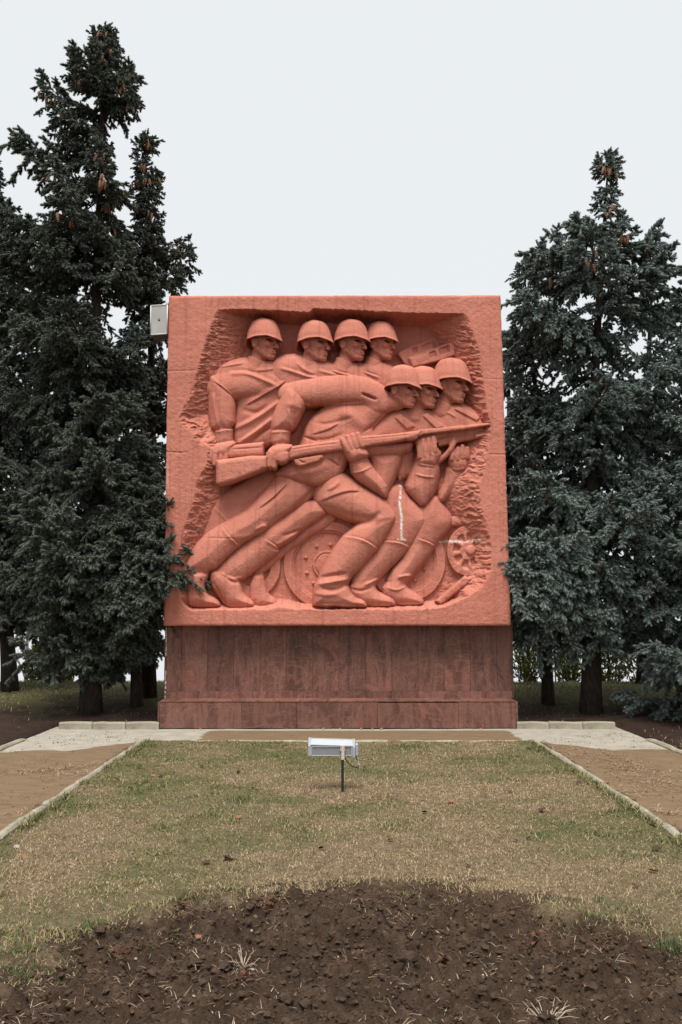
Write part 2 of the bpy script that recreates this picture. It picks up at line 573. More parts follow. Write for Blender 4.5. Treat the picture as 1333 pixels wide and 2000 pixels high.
    F = F + 0.004 * np.sin(X * 37) * np.sin(Y * 41 + 1) * np.sin(Z * 35)
    return surface_nets(F, lo, h)

HEAD_V, HEAD_F = head_arrays()
HEADN_V, HEADN_F = head_arrays(neck=False)

def helmet_arrays():
    """steel helmet shell with a flared, dipping rim around the same head frame"""
    na, nr = 72, 26
    th = np.linspace(0, 2 * np.pi, na, endpoint=False)
    a = np.abs((th + np.pi) % (2 * np.pi) - np.pi) / np.pi * 180
    rim = np.interp(a, [0, 25, 48, 72, 95, 125, 150, 180], [0.475, 0.515, 0.560, 0.555, 0.520, 0.480, 0.400, 0.355])
    top = 1.12
    rings = []; faces = []
    def ring(t, off, up):
        # t 0 at the rim, 1 at the crown
        z = rim + (top - off - rim) * np.sin(t * np.pi / 2) ** 1.0
        rr = np.cos(t * np.pi / 2) ** 0.64 if t < 1 else 0
        fl = 0.036 * np.exp(-t / 0.035) + 0.018 * np.exp(-t / 0.12)
        ax = 0.485 + 0.065 * np.cos(th) * np.exp(-t / 0.35)
        ay = 0.405
        x = -0.02 + np.cos(th) * ((ax - off) * rr + fl * (rr > 0))
        y = np.sin(th) * ((ay - off) * rr + fl * (rr > 0))
        return np.stack([x, y, z + up], 1)
    ts = np.concatenate([np.linspace(0, 0.2, 8), np.linspace(0.2, 1, nr)[1:]])
    for t in ts: rings.append(ring(t, 0.0, 0.0))
    n_out = len(rings)
    inner = [ring(t, 0.035, -0.004) for t in ts[: n_out - 6]]
    V = np.concatenate(rings + inner)
    def q(r0, r1, fl):
        i = np.arange(na); j = (i + 1) % na
        f = np.stack([r0 * na + i, r0 * na + j, r1 * na + j, r1 * na + i], 1)
        return f[:, ::-1] if fl else f
    for k in range(n_out - 1): faces.append(q(k, k + 1, False))
    for k in range(len(inner) - 1): faces.append(q(n_out + k, n_out + k + 1, True))
    faces.append(q(0, n_out, True))
    V = V + 0.004 * np.sin(V[:, [1, 2, 0]] * 23 + 1)
    return V, np.concatenate(faces)
HELM_V, HELM_F = helmet_arrays()

def pose_head(px, py, w, size, yaw, pitch=0.0, roll=0.0):
    """matrix (3x3) and origin so that head-local (0.05,0,0.55) lies on photo pixel px,py at relief depth w"""
    a = R(yaw)
    f = np.array([math.sin(a), -math.cos(a), 0.0]); l = np.array([math.cos(a), math.sin(a), 0.0]); u = np.array([0, 0, 1.0])
    B = np.stack([f, l, u], 1)
    cp, sp = math.cos(R(pitch)), math.sin(R(pitch)); cr, sr = math.cos(R(roll)), math.sin(R(roll))
    P = np.array([[cp, 0, sp], [0, 1, 0], [-sp, 0, cp]])
    Q = np.array([[1, 0, 0], [0, cr, -sr], [0, sr, cr]])
    M = B @ P @ Q * size
    o = relief_pt(px, py, w) - M @ np.array([0.05, 0, 0.55])
    return M, o
# ---------------------------------------------------------------- materials of the monument
def mat_paint():
    k = NT('red_painted_stone', 0.92, 0.15)
    g = k.coord('Object')
    big = k.noise(g, 1.1, 5, 0.6)
    mid = k.noise(g, 7.0, 5, 0.6)
    c = k.ramp(big, [(0.30, (0.455, 0.160, 0.111)), (0.55, (0.525, 0.193, 0.136)), (0.75, (0.545, 0.222, 0.163))])
    c = k.mix(k.math('MULTIPLY', k.ramp(mid, [(0.45, (0, 0, 0)), (0.75, (1, 1, 1))]), 0.35), c, (0.58, 0.25, 0.185))
    # grime in fine specks, pale dust on ledges that face up
    gr = k.noise(g, 34.0, 4, 0.7)
    c = k.mix(k.math('MULTIPLY', k.ramp(gr, [(0.52, (0, 0, 0)), (0.72, (1, 1, 1))]), 0.28), c, (0.30, 0.095, 0.065))
    geo = k.n('ShaderNodeNewGeometry'); sep = k.n('ShaderNodeSeparateXYZ'); k.l(geo.outputs['Normal'], sep.inputs[0])
    dust = k.math('MULTIPLY', k.math('SUBTRACT', sep.outputs[2], 0.45, True), k.ramp(k.noise(g, 3.0, 4), [(0.35, (0, 0, 0)), (0.7, (1, 1, 1))]))
    c = k.mix(k.math('MULTIPLY', dust, 0.75, True), c, (0.56, 0.27, 0.21))
    # vertical run-off streaks
    sv = k.coord('Object', (9, 1, 0.35))
    st = k.ramp(k.noise(sv, 1.6, 4, 0.6), [(0.53, (0, 0, 0)), (0.72, (1, 1, 1))])
    c = k.mix(k.math('MULTIPLY', st, 0.50), c, (0.27, 0.088, 0.064))
    pt = k.ramp(k.noise(k.coord('Object', (1, 1, 0.6)), 2.3, 5, 0.65), [(0.55, (0, 0, 0)), (0.70, (1, 1, 1))])
    c = k.mix(k.math('MULTIPLY', pt, 0.30), c, (0.38, 0.128, 0.088))
    wh = k.attr('stain').outputs['Fac']
    c = k.mix(wh, c, (0.72, 0.66, 0.62))
    k.color(c)
    fine = k.noise(g, 55.0, 5, 0.65); fine2 = k.noise(g, 18.0, 4, 0.6)
    amt = k.ramp(k.noise(g, 1.7, 3), [(0.35, (0.35, 0.35, 0.35)), (0.65, (1, 1, 1))])
    k.bump(k.math('MULTIPLY', amt, k.math('ADD', fine, k.math('MULTIPLY', fine2, 0.6))), 0.75, 0.016)
    return k.m
M_PAINT = mat_paint()

monument = add_obj('war_memorial', None, loc=(0, 0, 0),
    label='terracotta red relief of seven charging soldiers on a polished granite plinth', cat='monument')

def relief_obj(name, parts, parent=monument, smooth=True, label=None):
    """parts: list of (V, F, stain)"""
    vs, fs, ss, n = [], [], [], 0
    for P in parts:
        V, F = P[0], P[1]
        vs.append(V); fs.append(F + n); n += len(V)
        ss.append(P[2] if len(P) > 2 else np.zeros(len(V)))
    me = new_mesh(name, np.concatenate(vs), np.concatenate(fs), [M_PAINT], smooth, attrs={'stain': np.concatenate(ss)})
    return add_obj(name, me, parent, label=label)

# ---------------------------------------------------------------- slab with its carved recess
HOLE = [(425, 605), (480, 604), (520, 606), (560, 608), (603, 611), (612, 603), (660, 604), (740, 609), (800, 611), (860, 612), (905, 612),
        (915, 620), (925, 650), (938, 685), (942, 720), (950, 780), (955, 815), (960, 828), (958, 850), (953, 885), (948, 920), (938, 950), (942, 985),
        (946, 1010), (956, 1030), (962, 1060), (961, 1110), (945, 1145), (918, 1164), (890, 1176), (862, 1187), (820, 1190), (640, 1191), (575, 1190), (560, 1186),
        (540, 1186), (520, 1190), (480, 1191), (376, 1192), (362, 1184), (352, 1165), (345, 1140), (344, 1110), (345, 1085), (352, 1060), (358, 1030), (368, 1005),
        (380, 965), (385, 940), (398, 917), (404, 905), (404, 875), (385, 868), (372, 845), (350, 826), (350, 815), (365, 780), (375, 760), (383, 730),
        (390, 700), (400, 670), (412, 632), (420, 612)]
FLOOR = -50.0
def build_slab():
    ns, nt_ = 520, 505
    S, T = np.meshgrid(np.linspace(0, 1, ns), np.linspace(0, 1, nt_))
    # corner pixels of the slab face
    xl = 330 + (320 - 330) * T; xr = 978 + (998 - 978) * T
    yt = 578 - 1.0 * S; yb = 1222 + 0 * S
    U = xl + (xr - xl) * S; V = yt + (yb - yt) * T
    # slightly broken outline
    e = np.minimum(np.minimum(S, 1 - S), np.minimum(T, 1 - T))
    amp = np.clip(1 - e * 90, 0, 1)
    U = U + amp * (fbm(V / 14, U / 60, 4, 31) - 0.5) * 2.2
    V = V + amp * (fbm(U / 14, V / 60, 4, 33) - 0.5) * 1.8
    Uw = U + (fbm(U / 7, V / 7, 2, 3) - 0.5) * 3.2; Vw = V + (fbm(U / 7, V / 7, 2, 8) - 0.5) * 3.2
    ins = poly_dist(Uw, Vw, HOLE)
    dt, _, _ = seg_dist(Uw, Vw, HOLE[:11])
    dr, _, _ = seg_dist(Uw, Vw, HOLE[10:29])
    db, _, _ = seg_dist(Uw, Vw, HOLE[28:41])
    dl, _, _ = seg_dist(Uw, Vw, HOLE[40:] + HOLE[:1])
    def prof(d, width, p): return np.clip(d / width, 0, 1) ** p
    lw = np.interp(V, [600, 760, 830, 900, 1000, 1190], [95, 70, 70, 55, 60, 40])
    rw = np.interp(V, [600, 700, 830, 950, 1060, 1190], [85, 66, 30, 95, 46, 40])
    dep = np.minimum(np.minimum(prof(dt, np.interp(U, [425, 470, 900], [50, 26, 28]), 0.8), prof(db, 16, 0.6)), np.minimum(prof(dl, lw, 1.05), prof(dr, rw, 1.0)))
    dep = np.where(ins > 0, dep, 0)
    H = dep * np.interp(V, [600, 720, 820, 1200], [-64, -56, -46, -46])
    # a step chiselled under the top edge
    # chisel chips: wavy ridges across the side slopes, coarser towards the floor
    wx = (fbm(U / 22, V / 22, 3, 41) - 0.5) * 30; wy = (fbm(U / 18, V / 18, 3, 43) - 0.5) * 22
    sl = np.where(U < 660, 0.30, -0.28) * np.interp(V, [600, 760, 1190], [-1.6, 0.2, -0.1])
    yy = V + sl * U
    r1 = 1 - np.abs(2 * vnoise((U + wx) / 20, (yy + wy) / 8.0, 51) - 1)
    r2 = 1 - np.abs(2 * vnoise((U + wy) / 11, (yy + wx * .5) / 5.0, 52) - 1)
    chip = (r1 - 0.55) * 4.6 + (r2 - 0.5) * 3.4 + (fbm(U / 3.5, V / 3.5, 2, 58) - .5) * 2.0
    side = np.clip(1.25 - np.minimum(dl / 66, dr / 74), 0.18, 1) * np.clip(np.minimum(dt / 26, db / 20), 0.45, 1)
    edge = np.clip(ins / 5, 0, 1)
    H = H + np.where(ins > 0, chip * side * edge, 0)
    # plain face: gently uneven render and the joints between blocks
    face = np.clip(-ins / 4, 0, 1)
    H = H + face * ((fbm(U / 40, V / 40, 3, 61) - 0.5) * 1.6 + (fbm(U / 5, V / 5, 3, 62) - 0.5) * 1.2)
    for pts, wd, a in (([(318, 882), (350, 884), (372, 884)], 1.3, 1.4), ([(324, 725), (355, 724), (385, 723)], 1.3, 1.0), ([(940, 887), (995, 888)], 1.3, 1.1),
                       ([(603, 575), (604, 612)], 1.3, 1.3), ([(792, 575), (793, 612)], 1.3, 1.0), ([(770, 1190), (771, 1224)], 1.3, 1.2), ([(940, 740), (986, 741)], 1.2, 0.7), ([(463, 1190), (464, 1224)], 1.2, 0.6)):
        d, _, _ = seg_dist(U, V, pts)
        H = H - a * np.exp(-(d / wd) ** 2) * face
    # worn arris
    H = H - 2.2 * np.clip(1 - e * 150, 0, 1) ** 2
    P = relief_pt(U, V, H).reshape(-1, 3)
    st = stain_of(U, V)
    # old whitish bloom on the left edge
    st = np.maximum(st, 0.55 * np.clip(1 - np.abs(U - 325) / 6, 0, 1) * np.clip(1 - np.abs(V - 950) / 65, 0, 1) * (fbm(U / 2, V / 14, 3, 77) > 0.45))
    # brick-red side faces: carry the outline back
    i = np.arange(ns * nt_).reshape(nt_, ns)
    quads = np.stack([i[:-1, :-1], i[1:, :-1], i[1:, 1:], i[:-1, 1:]], -1).reshape(-1, 4)
    loop = np.concatenate([i[0, :-1], i[:-1, -1], i[-1, :0:-1], i[:0:-1, 0]])
    top = P[loop]; bot = top.copy(); bot[:, 1] = 0.95
    n0 = len(P); L = len(loop); k = np.arange(L); k1 = (k + 1) % L
    sk = np.stack([n0 + k, n0 + L + k, n0 + L + k1, n0 + k1], 1)
    nb = n0 + 2 * L
    bk = np.array([[n0 + L, n0 + L + ns - 1, n0 + L + ns + nt_ - 2, n0 + L + 2 * ns + nt_ - 3]])
    P = np.vstack([P, top, bot])
    return P, np.vstack([quads, sk, bk]), np.concatenate([st.ravel(), np.zeros(2 * L)])
relief_obj('stone_slab', [build_slab()])

# ---------------------------------------------------------------- figures (photo pixels; heights in pixels above the slab face)
def soldier(name_label, layers, head, neck=True):
    parts = [l.arrays(seed=7 + i * 5) for i, l in enumerate(layers)]
    M, o = pose_head(*head)
    parts.append((HEAD_V @ M.T + o, HEAD_F) if neck else (HEADN_V @ M.T + o, HEADN_F))
    s = relief_obj('soldier', parts, label=name_label)
    hv = HELM_V.copy()
    # each helmet sits a little differently
    relief_obj('helmet', [(hv @ M.T + o, HELM_F)], parent=s)
    return s

def fingers(L, tips, roots, r, w0, w1, k=1.0):
    for (a, b) in zip(tips, roots):
        L.tube([(a[0], a[1], r * 0.86, w0), ((a[0] + b[0]) / 2, (a[1] + b[1]) / 2, r, w1), (b[0], b[1], r, w1 - 1)], 0.9, k, 1)

# --- first soldier, far left
a = Layer(400, 685, 640, 900)
a.poly([(408, 735), (425, 712), (450, 703), (478, 697), (510, 697), (540, 702), (580, 712), (600, 732), (585, 770), (560, 815), (545, 850), (530, 880), (455, 880), (452, 840), (460, 780), (440, 760), (410, 765)], -46, 30, 30, 2, (0.02, 0), 1)
a.tube([(430, 758, 30, -8), (470, 750, 31, -6), (520, 750, 26, -8), (570, 748, 18, -14)], 0.8, 5)
a.fold([(447, 729), (480, 727), (505, 736), (540, 752)], 5, 6, 0.8)
a.fold([(428, 717), (455, 712), (475, 709)], 2.2, 3.6)
a.fold([(497, 724), (520, 722), (545, 718), (560, 712)], 3, 3)
a.crease([(485, 790), (515, 772), (545, 756), (562, 742)], 6, 5)
a.fold([(455, 838), (490, 822), (520, 803), (550, 780)], 6, 6, 0.6)
a.fold([(465, 866), (500, 842), (530, 818)], 5, 6, 0.5)
a.fold([(475, 800), (500, 808), (520, 796)], 5, -3)
a.fold([(485, 866), (510, 845), (528, 835)], 3.5, -6)
a1 = Layer(400, 722, 475, 912)
a1.poly([(409, 730), (425, 733), (448, 750), (462, 776), (461, 842), (412, 844), (407, 820), (405, 780), (406, 745)], -32, 24, 28, 2, (0.05, 0), 1)
a1.poly([(418, 828), (457, 828), (456, 872), (419, 876)], -32, 16, 25, 1, smooth=1)
a1.crease([(419, 745), (436, 757), (452, 770), (460, 780)], 6, 3.4)
a1.fold([(418, 770), (420, 800), (429, 838)], 4, 4, 0.9)
a1.crease([(413, 843), (430, 841), (444, 838), (460, 838)][::-1], 4, 3.0)
a1.poly([(412, 874), (424, 863), (455, 859), (464, 866), (455, 880), (450, 894), (418, 897), (409, 886)], -26, 12, 25, 2, smooth=1)
fingers(a1, [(413, 878), (422, 880), (432, 881), (442, 881)], [(410, 900), (420, 906), (431, 905), (441, 900)], 5.2, -3, -2)
S1 = soldier('soldier at the left end with bent arm over the rear rifle', [a, a1], (518, 664, -30, 0.56, 60, 4))

b = Layer(376, 895, 580, 1085)
b.poly([(428, 968), (460, 945), (500, 915), (570, 890), (580, 930), (520, 990), (480, 1030), (440, 1060), (400, 1090), (378, 1075), (388, 1040), (398, 1010), (406, 990)], -48, 30, 22, 0, (0.02, 0.0), 1)
b.crease([(421, 990), (436, 1005), (446, 1018)][::-1], 5, 2.5)
b.fold([(470, 985), (500, 965), (520, 945)], 6, 3)
relief_obj('trouser_leg', [b.arrays()], parent=S1)

# --- second, third and fourth soldiers of the back row (shoulders only)
c = Layer(515, 680, 700, 790)
c.poly([(520, 722), (532, 700), (552, 692), (580, 690), (610, 696), (645, 704), (672, 722), (690, 750), (680, 790), (560, 790), (530, 760)], -46, 26, 36, 2, smooth=1)
c.fold([(548, 718), (575, 726), (600, 735), (620, 738)], 4, 4.5, 0.7)
c.fold([(580, 708), (592, 720), (612, 730)], 3, 3)
c.fold([(622, 722), (650, 730), (678, 735)], 4, 4, 0.8)
soldier('second soldier from the left in the back row', [c], (617, 668, -26, 0.56, 61, 2))
d = Layer(625, 690, 760, 795)
d.poly([(628, 740), (640, 714), (656, 702), (690, 703), (720, 712), (745, 732), (752, 765), (730, 795), (640, 795)], -46, 26, 34, 2, smooth=1)
d.fold([(646, 722), (665, 728), (690, 735)], 3, 4.5, 0.9)
soldier('third soldier from the left in the back row', [d], (689, 666, -26, 0.56, 59, 3))
e = Layer(680, 695, 800, 780)
e.poly([(686, 745), (698, 712), (725, 701), (755, 705), (778, 720), (788, 750), (770, 780), (690, 780)], -48, 22, 32, 2, smooth=1)
e.fold([(694, 722), (715, 728), (740, 737)], 2.4, 4.5, 0.9)
soldier('soldier at the right end of the back row', [e], (746, 667, -33, 0.52, 60, 3))

# --- rightmost and middle soldiers of the lower row
f = Layer(800, 770, 968, 995)
f.poly([(830, 830), (850, 802), (872, 788), (900, 784), (925, 796), (948, 816), (962, 836), (950, 862), (850, 866)], -46, 24, 34, 2, smooth=1)
f.carve([(886, 799), (896, 793), (940, 815), (932, 823)], -4.5, 1.5, 0)
f.fold([(862, 800), (880, 808), (890, 814)], 2, 3)
f.poly([(868, 905), (908, 905), (914, 928), (896, 955), (862, 990), (850, 970), (866, 935)], -48, 18, 26, 3, smooth=1)
f.poly([(873, 892), (892, 882), (918, 886), (924, 902), (914, 920), (890, 926), (874, 912)], -44, 14, 28, 4, smooth=1)
f.fold([(880, 915), (895, 919), (912, 914)], 2, 2.5)
fingers(f, [(886, 879), (895, 876), (904, 872), (913, 876)], [(884, 896), (894, 896), (904, 893), (913, 893)], 5.0, -15, -13)
S7 = soldier('soldier at the right edge of the lower row in a tilted helmet', [f], (884, 745, -26, 0.60, 60, 5, 0))
g = Layer(700, 770, 900, 1008)
g.poly([(702, 868), (712, 845), (735, 818), (760, 800), (795, 792), (820, 789), (850, 800), (878, 815), (895, 832), (890, 862), (760, 872)], -44, 24, 36, 2, smooth=1)
g.carve([(825, 812), (836, 806), (868, 833), (854, 840)], -4.5, 1.5, 0)
g.carve([(770, 815), (784, 808), (812, 833), (795, 839)], -4.5, 1.5, 0)
g.poly([(814, 890), (850, 892), (862, 908), (860, 940), (851, 966), (829, 1000), (805, 976), (787, 955), (797, 930), (806, 906)], -44, 24, 36, 3, (0, -0.02), 1)
g.poly([(774, 850), (806, 850), (815, 900), (800, 935), (774, 940), (766, 900)], -48, 18, 24, 2, smooth=1)
g.poly([(812, 892), (826, 876), (850, 870), (866, 884), (858, 900), (851, 914), (814, 912)], -34, 13, 30, 4, smooth=1)
fingers(g, [(818, 864), (827, 860), (837, 858), (847, 855)], [(821, 892), (831, 891), (841, 888), (850, 881)], 5.1, -4, -2)
g.fold([(815, 906), (832, 909), (850, 911)], 1.8, 3)
g.fold([(812, 926), (830, 931), (848, 932)], 1.8, 3)
g.fold([(857, 922), (853, 955), (838, 988)], 4, -4)
S6 = soldier('middle soldier of the lower row gripping a weapon from below', [g], (829, 758, -18, 0.56, 58, 4))

# --- leading soldier
t = Layer(515, 725, 815, 990)
t.poly([(588, 860), (594, 838), (604, 818), (620, 803), (640, 790), (690, 770), (745, 768), (768, 785), (762, 808), (746, 826), (730, 842), (760, 860), (815, 858), (800, 892), (720, 898), (690, 890), (676, 912), (670, 930), (658, 941), (623, 954), (590, 948), (560, 941), (526, 928), (556, 903), (580, 880)],
       -34, 30, 34, 2, (0.02, 0.01), 1)
t.tube([(566, 770, 24, 2), (600, 766, 28, 5), (650, 762, 31, 8), (705, 764, 32, 8), (735, 774, 26, 4)], 0.8, 6)
t.poly([(690, 738), (715, 736), (748, 750), (768, 775), (764, 804), (742, 810), (715, 800), (700, 775)], -14, 20, 18, 6, smooth=1)
t.crease([(590, 784), (608, 794), (630, 795), (660, 789), (705, 786)], 5, -3)
t.fold([(660, 800), (690, 812), (715, 838)], 13, 6)
t.fold([(618, 826), (640, 830), (690, 815)], 4, -2.6)
t.crease([(612, 848), (640, 840), (662, 828)], 7, 2.6)
t.fold([(600, 858), (640, 860), (668, 848)], 4, -3)
t.fold([(592, 853), (605, 856), (620, 862)], 1.8, -4)
t.fold([(708, 769), (720, 774), (735, 780)], 2.4, -9)
t.fold([(712, 843), (728, 832), (743, 815)], 1.8, -4.5)
t.fold([(580, 915), (600, 925), (640, 905)], 9, 3)
t.fold([(560, 925), (590, 915), (615, 900)], 3, -2)
t.fold([(640, 895), (655, 905), (662, 911)], 2, -4)
t.poly([(573, 897), (630, 887), (632, 894), (622, 902), (586, 912), (577, 908)], 2, 3, 7, 0, smooth=0)
t.fold([(584, 898), (590, 903), (596, 903)], 1.5, -4)
t.tube([(735, 790, 20, -2), (762, 786, 20, 0), (785, 776, 18, -4)], 0.8, 4)
t.poly([(718, 880), (788, 876), (788, 903), (774, 934), (757, 976), (736, 958), (722, 905)], -38, 24, 33, 2, smooth=1)
fa = Layer(660, 835, 780, 990)
fa.poly([(680, 896), (716, 886), (728, 908), (760, 942), (760, 968), (753, 978), (732, 964), (686, 934)], -30, 22, 38, 2, (0, -0.02), 1)
fa.poly([(664, 873), (680, 866), (706, 864), (724, 884), (719, 896), (686, 908), (672, 890)], -20, 14, 36, 4, smooth=1)
fa.fold([(680, 907), (700, 903), (719, 895)], 1.8, 3)
fa.fold([(688, 925), (708, 921), (728, 910)], 1.8, 3)
fingers(fa, [(669, 858), (679, 853), (689, 850), (699, 848)], [(680, 879), (688, 876), (697, 873), (707, 870)], 5.8, 15, 17)
ra = Layer(518, 742, 610, 915)
ra.poly([(556, 750), (582, 754), (600, 776), (600, 794), (589, 818), (573, 846), (530, 846), (528, 825), (534, 803), (544, 778)], -30, 26, 44, 2, (-0.02, 0), 1)
ra.poly([(529, 830), (569, 830), (566, 874), (529, 876)], -24, 18, 34, 1, smooth=1)
ra.crease([(572, 757), (586, 768), (597, 784)], 6, 3.6)
ra.fold([(565, 800), (568, 825), (572, 843)], 3.5, 3.5, 0.7)
ra.crease([(529, 844), (550, 840), (572, 844)][::-1], 4, 3.4)
ra.fold([(555, 790), (575, 790), (592, 800)], 6, 2.5)
ra.poly([(524, 878), (536, 868), (570, 866), (574, 874), (566, 888), (562, 904), (530, 910), (520, 892)], -14, 10, 32, 2, smooth=1)
fingers(ra, [(527, 884), (535, 884)], [(527, 909), (536, 911)], 5.0, 16, 17)
ra.poly([(540, 884), (565, 879), (565, 902), (543, 906)], 12, 5, 8, 0, smooth=1)
ra.fold([(529, 871), (548, 868), (567, 869)], 1.6, 3)

rl = Layer(350, 905, 650, 1196)
rl.poly([(545, 905), (528, 938), (505, 966), (490, 984), (476, 997), (445, 1013), (412, 1033), (388, 1053), (370, 1075), (359, 1098), (354, 1116), (362, 1124), (417, 1121), (446, 1092), (472, 1068), (490, 1058), (518, 1042), (540, 1025), (562, 1011), (592, 990), (618, 970), (640, 940), (620, 915)],
        -40, 34, 38, 2, (-0.02, -0.01), 1)
rl.poly([(362, 1100), (418, 1104), (408, 1128), (403, 1147), (407, 1160), (424, 1168), (433, 1178), (433, 1188), (376, 1189), (364, 1180), (356, 1160), (357, 1130)], -40, 20, 34, 5, smooth=1)
rl.fold([(360, 1168), (370, 1184), (400, 1186), (432, 1185)], 2, 3)
rl.fold([(376, 1120), (395, 1118), (417, 1121)], 4, -6)
rl.crease([(436, 1030), (448, 1048), (472, 1069)][::-1], 6, 2.8)
rl.crease([(508, 992), (535, 972), (562, 945)], 9, 3)
rl.fold([(530, 1020), (570, 1000), (605, 965), (622, 950)], 5, -4)
rl.fold([(500, 1035), (520, 1025), (512, 1040), (500, 1048)], 4, 5)
rl.fold([(455, 1048), (480, 1050), (505, 1040)], 6, 2)
rl.fold([(385, 1050), (420, 1051), (460, 1052)], 1.0, -1.8)
rl.fold([(537, 930), (538, 960), (536, 1005)], 1.0, -1.5)
fl = Layer(595, 905, 790, 1196)
fl.poly([(608, 925), (650, 905), (672, 922), (692, 935), (720, 953), (752, 971), (770, 993), (780, 1007), (775, 1025), (758, 1046), (722, 1046), (705, 1026), (682, 1020), (660, 1011), (635, 1002), (605, 980)],
        -36, 32, 40, 3, (0.05, 0.0), 1)
fl.poly([(700, 1020), (735, 1000), (776, 1010), (769, 1034), (756, 1052), (741, 1075), (726, 1090), (706, 1114), (686, 1132), (680, 1150), (650, 1175), (612, 1170), (617, 1144), (620, 1130), (633, 1102), (646, 1079), (668, 1047), (680, 1037)],
        -34, 28, 40, 6, (0.0, -0.02), 1)
fl.poly([(615, 1136), (640, 1120), (680, 1138), (692, 1164), (713, 1170), (719, 1180), (718, 1189), (610, 1190), (610, 1165)], -30, 20, 36, 6, smooth=1)
fl.fold([(612, 1183), (650, 1182), (690, 1185), (716, 1184)], 1.6, 3)
fl.fold([(644, 1188), (656, 1186), (668, 1188)], 3, -9)
fl.crease([(668, 1046), (700, 1050), (720, 1058), (742, 1074)][::-1], 6, 3.0)
fl.fold([(620, 1129), (645, 1125), (675, 1120)], 4, -6)
fl.fold([(616, 1141), (650, 1137), (684, 1131)], 4, 6)
fl.fold([(628, 1149), (655, 1153), (672, 1145)], 3.5, -5)
fl.fold([(613, 1158), (640, 1163), (660, 1160)], 4, 3)
fl.crease([(630, 978), (655, 967), (680, 959), (702, 960)], 9, 3)
fl.fold([(625, 985), (660, 1000), (700, 1012), (730, 1012)], 6, -3)
fl.fold([(640, 957), (652, 951), (664, 940)], 4, 4)
fl.fold([(705, 1024), (725, 1018), (745, 1000)], 6, -4)
rl.sink((540, 985), (590, 935), 13)
fl.sink((670, 965), (625, 945), 14)
S5 = soldier('leading soldier lunging forward with rifle, torso bent low', [t, ra, fa, rl, fl], (790, 756, -8, 0.56, 59, 7, 0), neck=False)

# --- legs of the two soldiers behind him
k6 = Layer(670, 930, 850, 1196)
k6.poly([(745, 985), (756, 950), (784, 942), (798, 966), (820, 985), (836, 1003), (842, 1014), (833, 1036), (825, 1044), (808, 1070), (772, 1105), (741, 1136), (728, 1160), (680, 1165), (682, 1120), (735, 1060)], -48, 28, 38, 3, (0, -0.01), 1)
k6.poly([(680, 1135), (732, 1124), (735, 1148), (742, 1156), (770, 1165), (776, 1176), (775, 1187), (718, 1188), (698, 1178), (682, 1165)], -44, 16, 34, 6, smooth=1)
k6.crease([(748, 1056), (780, 1058), (806, 1070)][::-1], 5, 2.6)
k6.fold([(712, 1143), (728, 1136), (742, 1131)], 2.8, 5)
k6.fold([(720, 1184), (750, 1183), (774, 1182)], 1.6, 3)
k6.fold([(688, 1150), (705, 1155), (727, 1147)], 3, -4)
relief_obj('trouser_leg', [k6.arrays(seed=23)], parent=S6)
r6 = Layer(400, 965, 655, 1196)
r6.poly([(615, 965), (650, 1000), (620, 1022), (592, 1039), (574, 1058), (547, 1072), (550, 1077), (546, 1085), (501, 1117), (489, 1127), (466, 1140), (440, 1150), (408, 1130), (420, 1105), (470, 1060), (540, 1010)], -48, 26, 34, 3, smooth=1)
r6.crease([(520, 1054), (538, 1065), (550, 1077)][::-1], 5, 3)
r6.fold([(540, 1066), (565, 1052), (588, 1036)], 5, 3.5)
r6.fold([(552, 1046), (575, 1040), (590, 1034)], 3, -3)
r6.poly([(408, 1110), (445, 1112), (470, 1130), (474, 1144), (478, 1160), (492, 1169), (500, 1177), (499, 1189), (452, 1190), (439, 1185), (426, 1166), (409, 1144)], -46, 20, 36, 5, smooth=1)
r6.fold([(426, 1163), (440, 1183), (456, 1186), (497, 1185)], 1.8, 3.4)
r6.fold([(416, 1136), (430, 1160), (440, 1180)], 2, -3)
r6.fold([(440, 1124), (455, 1139), (474, 1136)], 3, -4)
r6.fold([(432, 1118), (450, 1132), (480, 1128)], 3, 3)
relief_obj('trouser_leg', [r6.arrays(seed=29)], parent=S6)
k7 = Layer(740, 955, 895, 1196)
k7.poly([(798, 1000), (828, 980), (854, 962), (868, 984), (886, 1006), (888, 1022), (882, 1036), (860, 1058), (853, 1070), (833, 1099), (804, 1131), (790, 1155), (750, 1160), (755, 1120), (790, 1080)], -52, 26, 34, 3, (0, -0.01), 1)
k7.poly([(742, 1140), (788, 1122), (793, 1143), (822, 1162), (830, 1172), (829, 1185), (772, 1186), (748, 1168)], -50, 16, 32, 6, smooth=1)
k7.crease([(818, 1052), (838, 1058), (854, 1068)][::-1], 5, 2.6)
k7.fold([(778, 1128), (795, 1124), (806, 1126)], 2.8, 5)
k7.fold([(756, 1147), (775, 1154), (792, 1146)], 2, 3)
k7.fold([(774, 1180), (800, 1181), (827, 1179)], 1.6, 3)
relief_obj('trouser_leg', [k7.arrays(seed=31)], parent=S7)
r7 = Layer(480, 985, 675, 1196)
r7.poly([(625, 1000), (650, 990), (664, 1012), (640, 1035), (606, 1049), (592, 1063), (570, 1078), (549, 1096), (517, 1123), (495, 1132), (495, 1110), (560, 1055)], -52, 18, 22, 2, smooth=1)
r7.poly([(486, 1125), (516, 1112), (520, 1140), (527, 1160), (541, 1169), (545, 1180), (541, 1189), (486, 1189)], -52, 14, 26, 3, smooth=1)
r7.fold([(500, 1120), (512, 1124), (520, 1120)], 3, -4)
relief_obj('trouser_leg', [r7.arrays(seed=37)], parent=S7)

